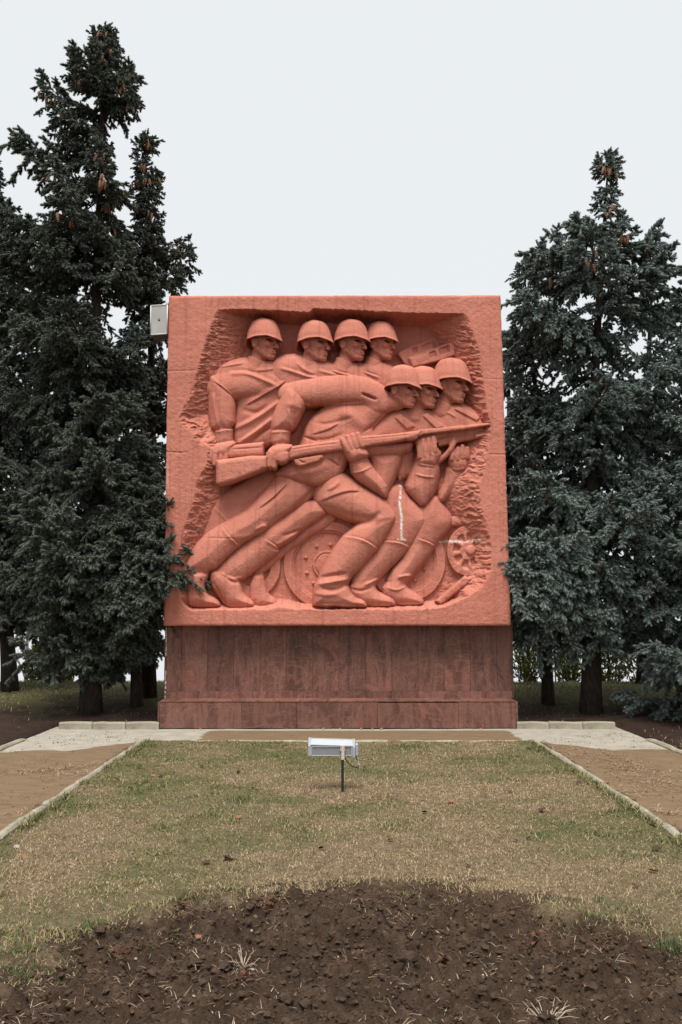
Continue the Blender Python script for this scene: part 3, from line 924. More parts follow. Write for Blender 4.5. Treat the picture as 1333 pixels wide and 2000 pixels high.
# ---------------------------------------------------------------- weapons
r = Layer(415, 820, 970, 955)
r.poly([(422, 899), (490, 890), (523, 890), (523, 914), (496, 926), (460, 940), (428, 949), (422, 945)], 2, 7, 12, 1, (0.03, 0), smooth=0)
r.poly([(520, 884), (566, 872), (665, 858), (672, 858), (672, 880), (640, 885), (598, 891), (560, 900), (522, 908)], 0, 6, 11, 1, smooth=0)
r.poly([(690, 853), (770, 847), (822, 840), (822, 850), (808, 857), (770, 865), (712, 874), (690, 878)], 0, 5, 10, 1, smooth=0)
r.poly([(818, 839), (900, 831), (961, 825), (961, 831), (908, 840), (860, 846), (818, 851)], -10, 3, 9, 1, smooth=0)
r.tube([(800, 857, 2.6, 8), (813, 854, 2.6, 8)], 0.9, 0, 0)
r.fold([(566, 879), (620, 870), (662, 866)], 1.4, -2.2)
r.fold([(704, 858), (760, 853), (800, 849)], 1.4, -2.2)
r.fold([(770, 846), (770, 865)], 1.0, -2.5)
relief_obj('rifle', [r.arrays(back=-20, rough=0.4)], label='long rifle held across the leading soldier')
q = Layer(335, 855, 525, 920)
q.poly([(338, 884), (372, 872), (410, 870), (410, 904), (394, 916), (366, 900), (338, 897)], -14, 8, 14, 2, smooth=1)
q.poly([(440, 872), (465, 868), (516, 863), (516, 890), (450, 895), (440, 890)], -14, 6, 10, 2, smooth=0)
q.fold([(452, 878), (480, 876), (512, 874)], 1.6, -2)
relief_obj('rifle', [q.arrays(back=-52)], label='rear rifle half hidden behind the front rifle butt')
z = Layer(845, 830, 965, 915)
z.poly([(850, 858), (900, 848), (959, 836), (958, 850), (932, 858), (890, 866), (857, 873)], -26, 4, 9, 1, smooth=0)
z.poly([(920, 868), (948, 858), (952, 870), (928, 884), (916, 882)], -40, 6, 16, 1, smooth=1)
z.poly([(930, 850), (957, 845), (956, 848), (931, 855)], -12, 1.5, 3, 0, smooth=0)
z.tube([(888, 858, 5, -12), (884, 873, 5, -9), (872, 889, 5, -12), (852, 904, 5, -20)], 0.8, 1)
z.fold([(890, 850), (892, 860)], 2, -3)
relief_obj('submachine_gun', [z.arrays(back=-52, rough=0.4)], label='short gun with sling held by the right soldier')

# ---------------------------------------------------------------- machines carved in the background
def wheel(cx, cy, rx, ry, rings, bolts, hub, w):
    L = Layer(cx - rx - 2, cy - ry - 2, cx + rx + 2, cy + ry + 2)
    q = np.hypot((L.X - cx) / rx, (L.Y - cy) / ry)
    L.put(np.full(L.X.shape, w), (1 - q) * min(rx, ry), 0)
    for r0, r1, a in rings:
        L.H = np.where((q > r0) & (q < r1) & (L.H > -900), L.H + a, L.H)
    if hub:
        L.H = np.where((q < hub) & (L.H > -900), L.H + 5 * np.sqrt(np.maximum(1 - (q / hub) ** 2, 0)) + 2.5, L.H)
        L.H = np.where((np.abs(q - hub * 0.82) < 0.018) & (L.H > -900), L.H - 2, L.H)
    for (bx, by) in bolts:
        d = np.hypot(L.X - bx, L.Y - by)
        L.H = np.where((d < 3.6) & (L.H > -900), L.H + 5 * np.sqrt(np.maximum(1 - (d / 3.6) ** 2, 0)), L.H)
    return L
w1 = wheel(639, 1104, 85, 86, [(0.80, 1.0, 7), (0.745, 0.80, 3.5)], [(598, 1089), (600, 1119), (613, 1139), (619, 1067), (646, 1064)], 0.33, -45)
relief_obj('road_wheel', [w1.arrays(nblur=0, rough=0.4)], label='large bolted wheel behind the legs')
w2 = wheel(796, 1096, 75, 80, [(0.76, 1.0, 7), (0.70, 0.76, 3)], [(829, 1111), (811, 1134)], 0.3, -45)
relief_obj('road_wheel', [w2.arrays(nblur=0, rough=0.4)], label='bolted wheel at the right behind the last boot')
w3 = wheel(494, 1106, 55, 62, [(0.62, 1.0, 8)], [], 0.3, -46)
relief_obj('road_wheel', [w3.arrays(nblur=1, rough=0.6)], label='narrow wheel rim at the left behind the boots')
w4 = wheel(914, 1076, 40, 49, [(0.0, 1.0, 1)], [], 0, -31)
qq = np.hypot((w4.X - 914) / 40, (w4.Y - 1076) / 49); an = np.arctan2((w4.Y - 1076) / 49, (w4.X - 914) / 40)
sp = np.abs(((an * 8 / (2 * np.pi) + 0.25) % 1) - 0.5)
slot = np.clip((qq - 0.34) * 12, 0, 1) * np.clip((0.74 - qq) * 12, 0, 1) * np.clip((0.36 - sp) * 9, 0, 1)
w4.H = np.where(w4.H > -900, w4.H - 6 * slot + 6 * np.clip(1 - (np.hypot(w4.X - 920, w4.Y - 1075) / 10) ** 2, 0, 1) ** 0.5, w4.H)
relief_obj('gun_wheel', [w4.arrays(nblur=1, rough=0.8)], label='spoked wheel half buried in rough stone')
bm = Layer(845, 1115, 930, 1190)
bm.poly([(850, 1174), (908, 1124), (922, 1130), (914, 1142), (862, 1182)], -30, 4, 10, 0, smooth=0)
relief_obj('gun_trail', [bm.arrays(rough=0.8)], label='slanting beam below the spoked wheel')
fd = Layer(872, 1000, 925, 1035)
fd.poly([(876, 1010), (895, 1005), (914, 1022), (915, 1030), (895, 1028), (880, 1031)], -44, 8, 12, 0, smooth=1)
relief_obj('mudguard', [fd.arrays(rough=0.8)], label='curved guard above the spoked wheel')
tr = Layer(770, 650, 892, 725)
tr.poly([(776, 690), (800, 678), (842, 662), (848, 680), (880, 668), (888, 674), (890, 694), (860, 705), (806, 718), (790, 712)], -48, 3, 4, 0, smooth=0)
tr.poly([(800, 700), (828, 692), (882, 669), (888, 674), (890, 694), (860, 705), (806, 718)], -40, 2.5, 5, 0, smooth=0)
for p in ([(837, 688), (851, 683), (853, 697), (841, 701)], [(856, 680), (877, 673), (879, 688), (860, 695)]):
    tr.carve(p, 7, 1.6, 0)
for p in ([(804, 682), (815, 677), (817, 689), (808, 692)], [(822, 676), (843, 667), (845, 676), (826, 683)]):
    tr.carve(p, 4, 1.6, 0)
relief_obj('track_links', [tr.arrays(rough=0.6)], label='box shaped track links above the right helmets')
# ================================================================ granite plinth
def mat_granite():
    k = NT('red_granite', 0.34, 0.45)
    tc = k.n('ShaderNodeTexCoord'); oi = k.n('ShaderNodeObjectInfo')
    off = k.n('ShaderNodeVectorMath', operation='MULTIPLY_ADD')
    geo = k.n('ShaderNodeNewGeometry'); k.l(geo.outputs['Position'], off.inputs[0])
    jump = k.math('GREATER_THAN', oi.outputs['Random'], 0.55); off.inputs[1].default_value = (1, 1, 1)
    cmb = k.n('ShaderNodeCombineXYZ')
    k.l(k.math('MULTIPLY', jump, k.math('MULTIPLY', oi.outputs['Random'], 37.0)), cmb.inputs[0]); k.l(k.math('MULTIPLY', jump, k.math('MULTIPLY', oi.outputs['Random'], 91.0)), cmb.inputs[2])
    k.l(cmb.outputs[0], off.inputs[2])
    def mapped(sc, rot=(0, 0, 0)):
        mp = k.n('ShaderNodeMapping'); mp.inputs['Scale'].default_value = sc; mp.inputs['Rotation'].default_value = rot
        k.l(off.outputs[0], mp.inputs['Vector']); return mp.outputs[0]
    grain = k.noise(mapped((1, 1, 1)), 85.0, 4, 0.75)
    grain2 = k.noise(mapped((1, 1, 1)), 60.0, 3, 0.6)
    band = k.noise(mapped((3.4, 1, 0.75), (0, 0.22, 0)), 1.7, 5, 0.6, 1.1)
    vein = k.noise(mapped((2.2, 1, 1.0), (0, 0.6, 0)), 1.2, 3, 0.5, 1.8)
    fine = k.noise(mapped((26, 1, 1.6), (0, 0.08, 0)), 2.0, 4, 0.6, 0.3)
    c = k.ramp(band, [(0.36, (0.045, 0.018, 0.013)), (0.47, (0.135, 0.058, 0.044)), (0.58, (0.235, 0.120, 0.096)), (0.70, (0.120, 0.045, 0.033))])
    c = k.mix(k.math('MULTIPLY', k.ramp(vein, [(0.55, (0, 0, 0)), (0.64, (1, 1, 1))]), 0.7), c, (0.30, 0.120, 0.085))
    v2 = k.noise(mapped((1.1, 1, 1.5), (0, -0.75, 0)), 1.6, 3, 0.5, 2.2)
    c = k.mix(k.math('MULTIPLY', k.ramp(v2, [(0.47, (0, 0, 0)), (0.505, (1, 1, 1)), (0.54, (0, 0, 0))]), 0.55), c, (0.36, 0.17, 0.125))
    c = k.mix(k.math('MULTIPLY', k.ramp(fine, [(0.60, (0, 0, 0)), (0.80, (1, 1, 1))]), 0.38), c, (0.30, 0.20, 0.18))
    c = k.mix(0.34, c, k.ramp(grain, [(0.35, (0.07, 0.030, 0.022)), (0.52, (0.19, 0.088, 0.068)), (0.68, (0.40, 0.24, 0.20))]))
    c = k.mix(k.math('MULTIPLY', k.ramp(grain2, [(0.42, (1, 1, 1)), (0.60, (0, 0, 0))]), 0.35), c, (0.05, 0.024, 0.02))
    br = k.math('ADD', k.math('MULTIPLY', oi.outputs['Random'], 0.42), 0.68)
    c = k.mix(1.0, c, k.mix(br, (0, 0, 0), (1, 1, 1)), 'MULTIPLY')
    # chalky run-off
    sv = k.noise(mapped((20, 1, 0.5)), 1.3, 4, 0.6)
    c = k.mix(k.math('MULTIPLY', k.ramp(sv, [(0.64, (0, 0, 0)), (0.80, (1, 1, 1))]), 0.28), c, (0.42, 0.34, 0.31))
    c = k.mix(1.0, c, (1.08, 0.96, 0.88), 'MULTIPLY')
    k.color(c)
    k.l(k.ramp(k.noise(mapped((3, 1, 1)), 3.0, 4), [(0.3, (0.42, 0.42, 0.42)), (0.75, (0.66, 0.66, 0.66))]), k.b.inputs['Roughness'])
    k.bump(grain, 0.15, 0.002)
    return k.m
M_GRAN = mat_granite()
M_MORTAR = plain('grey_mortar', (0.16, 0.10, 0.085), 0.95, 0.1, scale=40)

Y_UP, Y_BAND, Y_BASE = 0.36, 0.355, 0.0
def X_at(px, py, y): return float(at_y(px, py, y)[0])
def Z_at(py, y): return float(at_y(657, py, y)[2])
plinth = add_obj('plinth', MB().box((0.01, 0.79, 0.72), (4.66, 0.79, 1.40)).mesh('plinth', M_MORTAR), monument)
def panel(x0, x1, z0, z1, yf, depth=0.03, gap=0.0011, jig=0.0015):
    dx = (x1 - x0) - 2 * gap; dz = (z1 - z0) - 2 * gap
    y = yf + depth / 2 + random.uniform(-jig, jig)
    o = add_obj('granite_panel', MB().box((0, 0, 0), (dx, depth, dz), bev=0.0018).mesh('granite_panel', M_GRAN), plinth,
                loc=((x0 + x1) / 2, y, (z0 + z1) / 2))
    return o
z_top = Z_at(1216, Y_UP); z_b1 = Z_at(1350, Y_UP); z_b0 = Z_at(1364, Y_BAND)
xs = [325.5, 354, 405.5, 457, 508.5, 559.5, 611, 662, 714, 766, 817, 868, 919, 971, 999]
for p, q in zip(xs[:-1], xs[1:]):
    panel(X_at(p, 1300, Y_UP), X_at(q, 1300, Y_UP), z_b1, z_top, Y_UP)
xs = [324, 430, 494, 559, 611, 714, 766, 893, 1000]
for p, q in zip(xs[:-1], xs[1:]):
    panel(X_at(p, 1357, Y_BAND), X_at(q, 1357, Y_BAND), z_b0 - 0.02, z_b1, Y_BAND - 0.012)
z_l = Z_at(1371, Y_BASE)
xs = [312.5, 472, 580, 738, 896, 1008]
for n_, (p, q) in enumerate(zip(xs[:-1], xs[1:])):
    panel(X_at(p, 1400, 0), X_at(q, 1400, 0), 0.012, z_l - (0.012 if n_ == 3 else 0.0), 0.0)
# sloped capping stones over the base course
def cap_stone(x0, x1):
    y0, y1 = -0.006, Y_BAND - 0.014
    zb = z_l + 0.003; zf = zb + 0.012; zk = Z_at(1363.5, y1)
    g = 0.002
    v = [(x, y, z) for x in (-(x1 - x0) / 2 + g, (x1 - x0) / 2 - g) for (y, z) in ((y0, zb), (y0, zf), (y1, zk), (y1, zb))]
    f = [(0, 1, 2, 3), (7, 6, 5, 4), (0, 4, 5, 1), (1, 5, 6, 2), (2, 6, 7, 3), (3, 7, 4, 0)]
    add_obj('capping_stone', MB().add(v, f).mesh('capping_stone', M_GRAN), plinth, loc=((x0 + x1) / 2, 0, 0))
xs = [313, 420, 533, 640, 735, 830, 915, 1007.5]
for p, q in zip(xs[:-1], xs[1:]):
    cap_stone(X_at(p, 1370, 0), X_at(q, 1370, 0))
# side cladding and the bottom gap
for sx, px0 in ((-1, 325.5), (1, 999)):
    x = X_at(px0, 1300, Y_UP)
    add_obj('granite_panel', MB().box((0, 0, 0), (0.03, 0.80, z_top - z_b0), bev=0.003).mesh('granite_panel', M_GRAN), plinth, loc=(x + sx * 0.017, Y_UP + 0.41, (z_top + z_b0) / 2))
    x = X_at(312.5 if sx < 0 else 1008, 1400, 0)
    add_obj('granite_panel', MB().box((0, 0, 0), (0.03, 1.10, z_l - 0.012), bev=0.003).mesh('granite_panel', M_GRAN), plinth, loc=(x + sx * 0.017, 0.555, (z_l + 0.012) / 2))
# chipped white mortar on the left corner
mb = MB(); rr = random.Random(3)
xm = X_at(325.5, 1300, Y_UP) - 0.005
for k in range(16):
    z = z_b0 + 0.02 + (k / 15) * (z_top - z_b0 - 0.06)
    if 5 < k < 9: continue
    mb.box((xm - rr.uniform(0, .008), Y_UP - 0.004, z), (rr.uniform(0.006, 0.022), 0.012, rr.uniform(0.03, 0.075)), bev=0.003)
add_obj('mortar_patch', mb.mesh('mortar_patch', plain('white_mortar', (0.55, 0.53, 0.50), 0.95, 0.1)), plinth)['kind'] = 'stuff'

# ---------------------------------------------------------------- box floodlight on the left side of the slab
M_GREY = plain('weathered_grey_enamel', (0.36, 0.35, 0.33), 0.5, 0.4, var=0.10, scale=6)
M_FRAME = plain('pale_grey_enamel', (0.60, 0.59, 0.56), 0.5, 0.4, var=0.06)
M_DARK = plain('dark_rubber', (0.018, 0.018, 0.02), 0.6, 0.3)
bl = add_obj('box_floodlight', None, label='grey rectangular box lamp on the upper left side of the red slab', cat='lamp')
yb = 0.02
p = [at_y(294.5, 596, yb), at_y(328, 594, yb), at_y(327.2, 652.5, yb), at_y(294, 655, yb)]
cx_ = np.mean([q[0] for q in p]); cz_ = np.mean([q[2] for q in p]); wd = p[1][0] - p[0][0]; hg = p[0][2] - p[3][2]
bl.location = (cx_, yb, cz_)
pl = [((q[0] - cx_), (q[2] - cz_)) for q in p]
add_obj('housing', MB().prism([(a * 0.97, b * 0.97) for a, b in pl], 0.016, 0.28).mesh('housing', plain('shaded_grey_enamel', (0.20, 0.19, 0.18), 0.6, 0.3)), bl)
add_obj('cover', MB().prism([(a * 0.90, b * 0.93) for a, b in pl], 0.004, 0.02).mesh('cover', M_GREY), bl)
for k in range(4):
    a, b = pl[k], pl[(k + 1) % 4]
    mbf = MB(); t0 = np.array([a[0], 0.004, a[1]]); t1 = np.array([b[0], 0.004, b[1]])
    mbf.tube([t0 * 0.965, t0 * 0.965 + (t1 - t0) * 0.965], 0.0085, 6)
    add_obj('frame_rail', mbf.mesh('frame_rail', M_FRAME, True), bl)
em = add_obj('emblem', MB().box((0, 0.001, 0), (0.030, 0.006, 0.032), bev=0.004).mesh('emblem', M_DARK), bl)
mk = MB(); mk.tube([(0.0075 * math.cos(t), -0.003, 0.0075 * math.sin(t)) for t in np.linspace(0, 2 * np.pi, 11)], 0.0016, 5)
add_obj('emblem_ring', mk.mesh('emblem_ring', M_FRAME), em)
add_obj('bracket', MB().box((wd * 0.55, 0.16, 0), (0.06, 0.10, 0.12), bev=0.004).mesh('bracket', M_DARK), bl)
# ================================================================ ground
XL, XR = float(at_z(285, 1447)[0]), float(at_z(1040, 1447)[0])   # lawn sides (inner kerb faces)
YF = float(at_z(657, 1450)[1])                                   # far lawn edge
XPL, XPR = -3.95, 3.95                                           # outer edges of the side paths
BEDC = np.array([0.13, CAM[1] + 3.92]); BEDR = 1.66

def terrain(x, y):
    """planted ground around the paths: a low bank that rises behind the kerbs and falls away beyond"""
    x = np.asarray(x, float); y = np.asarray(y, float)
    s = np.clip((y - 0.05) / 2.6, 0, 1); s = s * s * (3 - 2 * s)
    z = 0.05 + 0.26 * s
    ax = np.abs(x)
    # beside the outer path edges the soil drops to path level
    f = np.clip((y + 0.5) / 0.9, 0, 1)
    z = z * f + 0.015 * (1 - f)
    q = np.maximum(y - 4.2, 0)
    z = z - 0.22 * q * q / (q + 3.0)
    z = z + (fbm(x * 0.9, y * 0.9, 3, 5) - 0.5) * 0.07 * np.clip((y + 1.0), 0, 1)
    return z

def mat_soil(name, dark=(0.030, 0.0185, 0.0125), light=(0.085, 0.056, 0.040), sc=1.0):
    k = NT(name, 0.95, 0.12)
    g = k.coord()
    c = k.ramp(k.noise(g, 3.5 * sc, 6, 0.65), [(0.3, dark), (0.7, light)])
    c = k.mix(k.math('MULTIPLY', k.ramp(k.noise(g, 70, 3, 0.7), [(0.55, (0, 0, 0)), (0.75, (1, 1, 1))]), 0.4), c, (0.15, 0.105, 0.08))
    k.color(c); k.bump(k.noise(g, 60, 5, 0.7), 0.8, 0.02)
    return k.m
M_SOIL = mat_soil('dark_soil')

def mat_ground():
    """soil, dead grass and needle litter of the bank"""
    k = NT('bank_soil_and_grass', 0.95, 0.1)
    g = k.coord()
    soil = k.ramp(k.noise(g, 6, 6, 0.7), [(0.3, (0.022, 0.0125, 0.009)), (0.7, (0.058, 0.036, 0.026))])
    gr = k.ramp(k.noise(g, 9, 6, 0.7), [(0.3, (0.055, 0.058, 0.020)), (0.6, (0.125, 0.115, 0.052)), (0.8, (0.20, 0.165, 0.09))])
    sep = k.n('ShaderNodeSeparateXYZ'); k.l(k.coord(), sep.inputs[0])
    m_ = k.math('ADD', k.math('MULTIPLY', sep.outputs[1], 0.55), k.math('MULTIPLY', k.noise(g, 1.2, 4), 1.8))
    m_ = k.ramp(m_, [(0.0, (0, 0, 0)), (1.0, (1, 1, 1))])
    f = k.math('SUBTRACT', k.math('ADD', k.math('MULTIPLY', sep.outputs[1], 0.8), k.math('MULTIPLY', k.noise(g, 1.6, 4), 2.0)), 1.75, True)
    k.color(k.mix(f, soil, gr)); k.bump(k.noise(g, 45, 5, 0.7), 0.9, 0.03)
    return k.m

def grid_mesh(name, xs, ys, zf, mat, smooth=True):
    X, Y = np.meshgrid(xs, ys); Z = zf(X, Y)
    i = np.arange(X.size).reshape(X.shape)
    q = np.stack([i[:-1, :-1], i[:-1, 1:], i[1:, 1:], i[1:, :-1]], -1).reshape(-1, 4)
    return new_mesh(name, np.stack([X, Y, Z], -1).reshape(-1, 3), q, [mat], smooth)

# one sheet to the horizon
xs = np.unique(np.concatenate([-np.geomspace(14, 4000, 16)[::-1], np.linspace(-14, 14, 113), np.geomspace(14, 4000, 16)]))
ys = np.unique(np.concatenate([-np.geomspace(16, 1500, 9)[::-1], np.linspace(-16, -1, 24), np.linspace(-1, 8, 70), np.geomspace(8, 6000, 34)]))
def ground_z(X, Y):
    z = terrain(X, Y)
    hid = (np.abs(X) < 3.9) & (Y < 0.35)                       # under lawn, paths and bed
    return np.where(hid, -0.45, z)
add_obj('ground', grid_mesh('ground', xs, ys, ground_z, mat_ground()), kind='structure')

# ---------------------------------------------------------------- paths
def mat_path():
    k = NT('dirty_concrete', 0.9, 0.15)
    g = k.coord()
    con = k.ramp(k.noise(g, 5, 6, 0.65), [(0.25, (0.25, 0.22, 0.175)), (0.6, (0.36, 0.33, 0.27)), (0.85, (0.43, 0.405, 0.34))])
    mud = k.ramp(k.noise(k.coord('Object', (1, 3, 1)), 4, 6, 0.65), [(0.25, (0.130, 0.083, 0.046)), (0.6, (0.185, 0.127, 0.075)), (0.85, (0.23, 0.165, 0.104))])
    a = k.attr('mud').outputs['Fac']
    w = k.math('ADD', a, k.math('MULTIPLY', k.math('SUBTRACT', k.noise(k.coord('Object', (1, 2.5, 1)), 3.2, 6, 0.7), 0.5), 0.9))
    f = k.ramp(w, [(0.42, (0, 0, 0)), (0.58, (1, 1, 1))])
    c = k.mix(f, con, mud)
    # damp dark traces and joints full of grit
    d = k.ramp(k.noise(k.coord('Object', (1.5, 5, 1)), 2.4, 5, 0.7), [(0.60, (0, 0, 0)), (0.80, (1, 1, 1))])
    c = k.mix(k.math('MULTIPLY', d, 0.45), c, (0.105, 0.074, 0.048))
    k.color(c); k.bump(k.noise(g, 40, 5, 0.7), 0.5, 0.01)
    return k.m
M_PATH = mat_path()
def path_mesh(name, xs, ys):
    X, Y = np.meshgrid(xs, ys)
    Z = (fbm(X * 2, Y * 2, 3, 9) - 0.5) * 0.012 + 0.0
    # mud lies beyond about 2 m in front of the plinth on the side paths, and in the middle of the cross path
    edge = -1.95 + (fbm(X * 1.3, Y * 0.3, 3, 12) - 0.5) * 0.7 + 0.35 * np.clip(1 - (np.minimum(np.abs(X - XL), np.abs(X - XR))) / 0.8, 0, 1) * 2.0
    side = np.clip((edge - Y) / 0.35 + 0.5, 0, 1)
    mid = np.clip((np.minimum(X + 1.75, 2.35 - X)) / 0.3 + 0.5, 0, 1) * np.clip((-0.14 - Y) / 0.05, 0, 1)
    inner = (X > XL) & (X < XR)
    mud = np.where(inner, mid, side)
    i = np.arange(X.size).reshape(X.shape)
    q = np.stack([i[:-1, :-1], i[:-1, 1:], i[1:, 1:], i[1:, :-1]], -1).reshape(-1, 4)
    return new_mesh(name, np.stack([X, Y, Z], -1).reshape(-1, 3), q, [M_PATH], True, attrs={'mud': mud.ravel()})
add_obj('cross_path', path_mesh('cross_path', np.linspace(XPL, XPR, 130), np.linspace(YF, 0.30, 40)), kind='structure')
add_obj('path', path_mesh('path', np.linspace(XPL, XL - 0.005, 40), np.linspace(CAM[1] - 2, YF, 150)), kind='structure')
add_obj('path', path_mesh('path', np.linspace(XR + 0.005, XPR, 40), np.linspace(CAM[1] - 2, YF, 150)), kind='structure')

# ---------------------------------------------------------------- kerbs, stone by stone
def mat_kerb():
    k = NT('kerb_concrete', 0.92, 0.15)
    g = k.coord()
    c = k.ramp(k.noise(g, 6, 6, 0.7), [(0.25, (0.17, 0.15, 0.11)), (0.55, (0.32, 0.29, 0.22)), (0.85, (0.44, 0.41, 0.33))])
    c = k.mix(k.math('MULTIPLY', k.ramp(k.noise(g, 28, 4, 0.7), [(0.5, (0, 0, 0)), (0.75, (1, 1, 1))]), 0.45), c, (0.17, 0.15, 0.105))
    k.color(c); k.bump(k.noise(g, 50, 5, 0.7), 0.7, 0.01)
    return k.m
M_KERB = mat_kerb()
def kerb_stone(parent, c, s, rz=0.0):
    """worn block: rounded top edges, slightly irregular"""
    nx = max(3, int(s[0] / 0.10)); r = 0.018
    prof = [(-s[1] / 2, -0.12), (-s[1] / 2, s[2] - r), (-s[1] / 2 + r, s[2]), (s[1] / 2 - r, s[2]), (s[1] / 2, s[2] - r), (s[1] / 2, -0.12)]
    v = []; xs_ = np.linspace(-s[0] / 2 + 0.004, s[0] / 2 - 0.004, nx + 1); sd = random.uniform(0, 100)
    for x in xs_:
        e = 0.75 if abs(abs(x) - s[0] / 2) < 0.03 else 1.0
        for (y, z) in prof:
            v.append((x, y + (vnoise(x * 9 + sd, y * 9) - 0.5) * 0.014, z + ((vnoise(x * 7 + sd, y * 11 + 3) - 0.5) * 0.016 - (1 - e) * 0.02 if z > 0 else 0)))
    f = []
    for k in range(nx):
        for j in range(5):
            f.append((k * 6 + j, (k + 1) * 6 + j, (k + 1) * 6 + j + 1, k * 6 + j + 1))
    f.append((0, 1, 4, 5)); f.append((1, 2, 3, 4)); b = nx * 6
    f.append((b + 5, b + 4, b + 1, b)); f.append((b + 4, b + 3, b + 2, b + 1))
    o = add_obj('kerb_stone', MB().add(v, f).mesh('kerb_stone', M_KERB, False), parent, loc=c)
    o.rotation_euler = (random.uniform(-.01, .01), random.uniform(-.004, .004), rz + random.uniform(-.006, .006))
    return o
kl = add_obj('lawn_kerb', None, kind='structure')
y = YF + 0.05
while y > CAM[1] + 1.5:
    for sx in (XL + 0.005, XR - 0.005):
        kerb_stone(kl, (sx + random.uniform(-.006, .006), y - 0.5, random.uniform(-.006, .006)), (1.0, 0.072, 0.045), R(90))
    y -= 1.0
x = XL + 0.06
while x < XR - 0.3:
    L_ = min(0.99, XR - 0.06 - x)
    kerb_stone(kl, (x + L_ / 2, YF + 0.02, -0.012), (L_, 0.075, 0.035), 0); x += L_ + 0.005
ko = add_obj('outer_kerb', None, kind='structure')
for sx in (XPL, XPR):
    y = -1.15
    while y > CAM[1] + 2:
        kerb_stone(ko, (sx, y - 0.5, -0.01), (1.0, 0.08, 0.045), R(90)); y -= 1.0
kb = add_obj('back_kerb', None, kind='structure')
for side, pxs in ((-1, (115, 180, 245.5, 311)), (1, (1010, 1073, 1139, 1203))):
    for p, q in zip(pxs[:-1], pxs[1:]):
        x0, x1 = X_at(p, 1415, -0.02), X_at(q, 1415, -0.02)
        kerb_stone(kb, ((x0 + x1) / 2, 0.04, 0), (x1 - x0, 0.11, Z_at(1410, 0.0) + 0.0), 0)

# ---------------------------------------------------------------- lawn and flower bed
def bed_d(x, y):
    """signed distance to the ragged rim of the round bed (positive inside)"""
    a = np.arctan2(y - BEDC[1], x - BEDC[0])
    r = BEDR * (1 + 0.05 * (vnoise(a * 2.2 + 5, a * 0 + 1, 3) - 0.5) * 2) + (fbm(x * 3, y * 3, 4, 21) - 0.5) * 0.28
    return r - np.hypot(x - BEDC[0], y - BEDC[1])

def lawn_z(X, Y):
    z = 0.018 + (fbm(X * 1.2, Y * 1.2, 3, 14) - 0.5) * 0.05 + (fbm(X * 7, Y * 7, 3, 15) - 0.5) * 0.022
    d = bed_d(X, Y)
    s = np.clip(d / 0.16 + 0.35, 0, 1); s = s * s * (3 - 2 * s)
    lumps = (fbm(X * 2.6, Y * 2.6, 4, 16) - 0.5) * 0.22 + (np.abs(fbm(X * 9, Y * 9, 4, 17) - 0.5)) * 0.26 + (fbm(X * 34, Y * 34, 3, 18) - 0.5) * 0.075
    return z * (1 - s) + (-0.055 + lumps) * s

def mat_lawn():
    k = NT('turf_and_bed_soil', 0.95, 0.1)
    g = k.coord()
    th = k.ramp(k.noise(g, 16, 6, 0.7), [(0.3, (0.115, 0.080, 0.048)), (0.55, (0.215, 0.157, 0.098)), (0.8, (0.32, 0.24, 0.155))])
    gn = k.ramp(k.noise(g, 20, 6, 0.7), [(0.3, (0.075, 0.075, 0.034)), (0.7, (0.17, 0.155, 0.075))])
    t = k.mix(k.attr('green').outputs['Fac'], th, gn)
    so = k.ramp(k.noise(g, 7, 6, 0.7), [(0.28, (0.033, 0.020, 0.0135)), (0.55, (0.084, 0.054, 0.036)), (0.8, (0.165, 0.110, 0.075))])
    so = k.mix(k.math('MULTIPLY', k.ramp(k.noise(g, 55, 4, 0.75), [(0.56, (0, 0, 0)), (0.72, (1, 1, 1))]), 0.5), so, (0.16, 0.12, 0.09))
    k.color(k.mix(k.attr('bed').outputs['Fac'], t, so)); k.bump(k.noise(g, 48, 6, 0.75), 1.0, 0.025)
    return k.m
M_LAWN = mat_lawn()
def green_of(x, y):
    """where the turf is still green: blotches, a wet band at the far end, kerb edges and the bed rim"""
    g = 2.1 * (fbm(x * 1.1, y * 1.1, 3, 81) - 0.52) + 1.3 * (fbm(x * 4.0, y * 4.0, 3, 82) - 0.5)
    e = np.minimum(x - XL, XR - x)
    g = g + 0.40 * np.clip(1 - e / 0.30, 0, 1) + 0.22 * np.clip((y - (YF - 2.2)) / 2.0, 0, 1)
    d = -bed_d(x, y)
    g = g + 0.35 * np.clip(1 - np.abs(d - 0.05) / 0.25, 0, 1)
    return np.clip(0.34 + g, 0, 1)
xs = np.linspace(XL, XR, 300)
ys = np.concatenate([np.linspace(CAM[1] + 1.8, CAM[1] + 6.0, 360)[:-1], np.linspace(CAM[1] + 6.0, YF, 150)])
X, Y = np.meshgrid(xs, ys); Z = lawn_z(X, Y)
i = np.arange(X.size).reshape(X.shape)
q = np.stack([i[:-1, :-1], i[:-1, 1:], i[1:, 1:], i[1:, :-1]], -1).reshape(-1, 4)
add_obj('lawn', new_mesh('lawn', np.stack([X, Y, Z], -1).reshape(-1, 3), q, [M_LAWN], True,
        attrs={'green': (green_of(X, Y) * np.clip(-bed_d(X, Y) / 0.35, 0, 1)).ravel(), 'bed': np.clip((bed_d(X, Y) + 0.7 * (fbm(X * 6, Y * 6, 4, 22) - .5)) / 0.20 + 1.1, 0, 1).ravel()}), kind='structure')

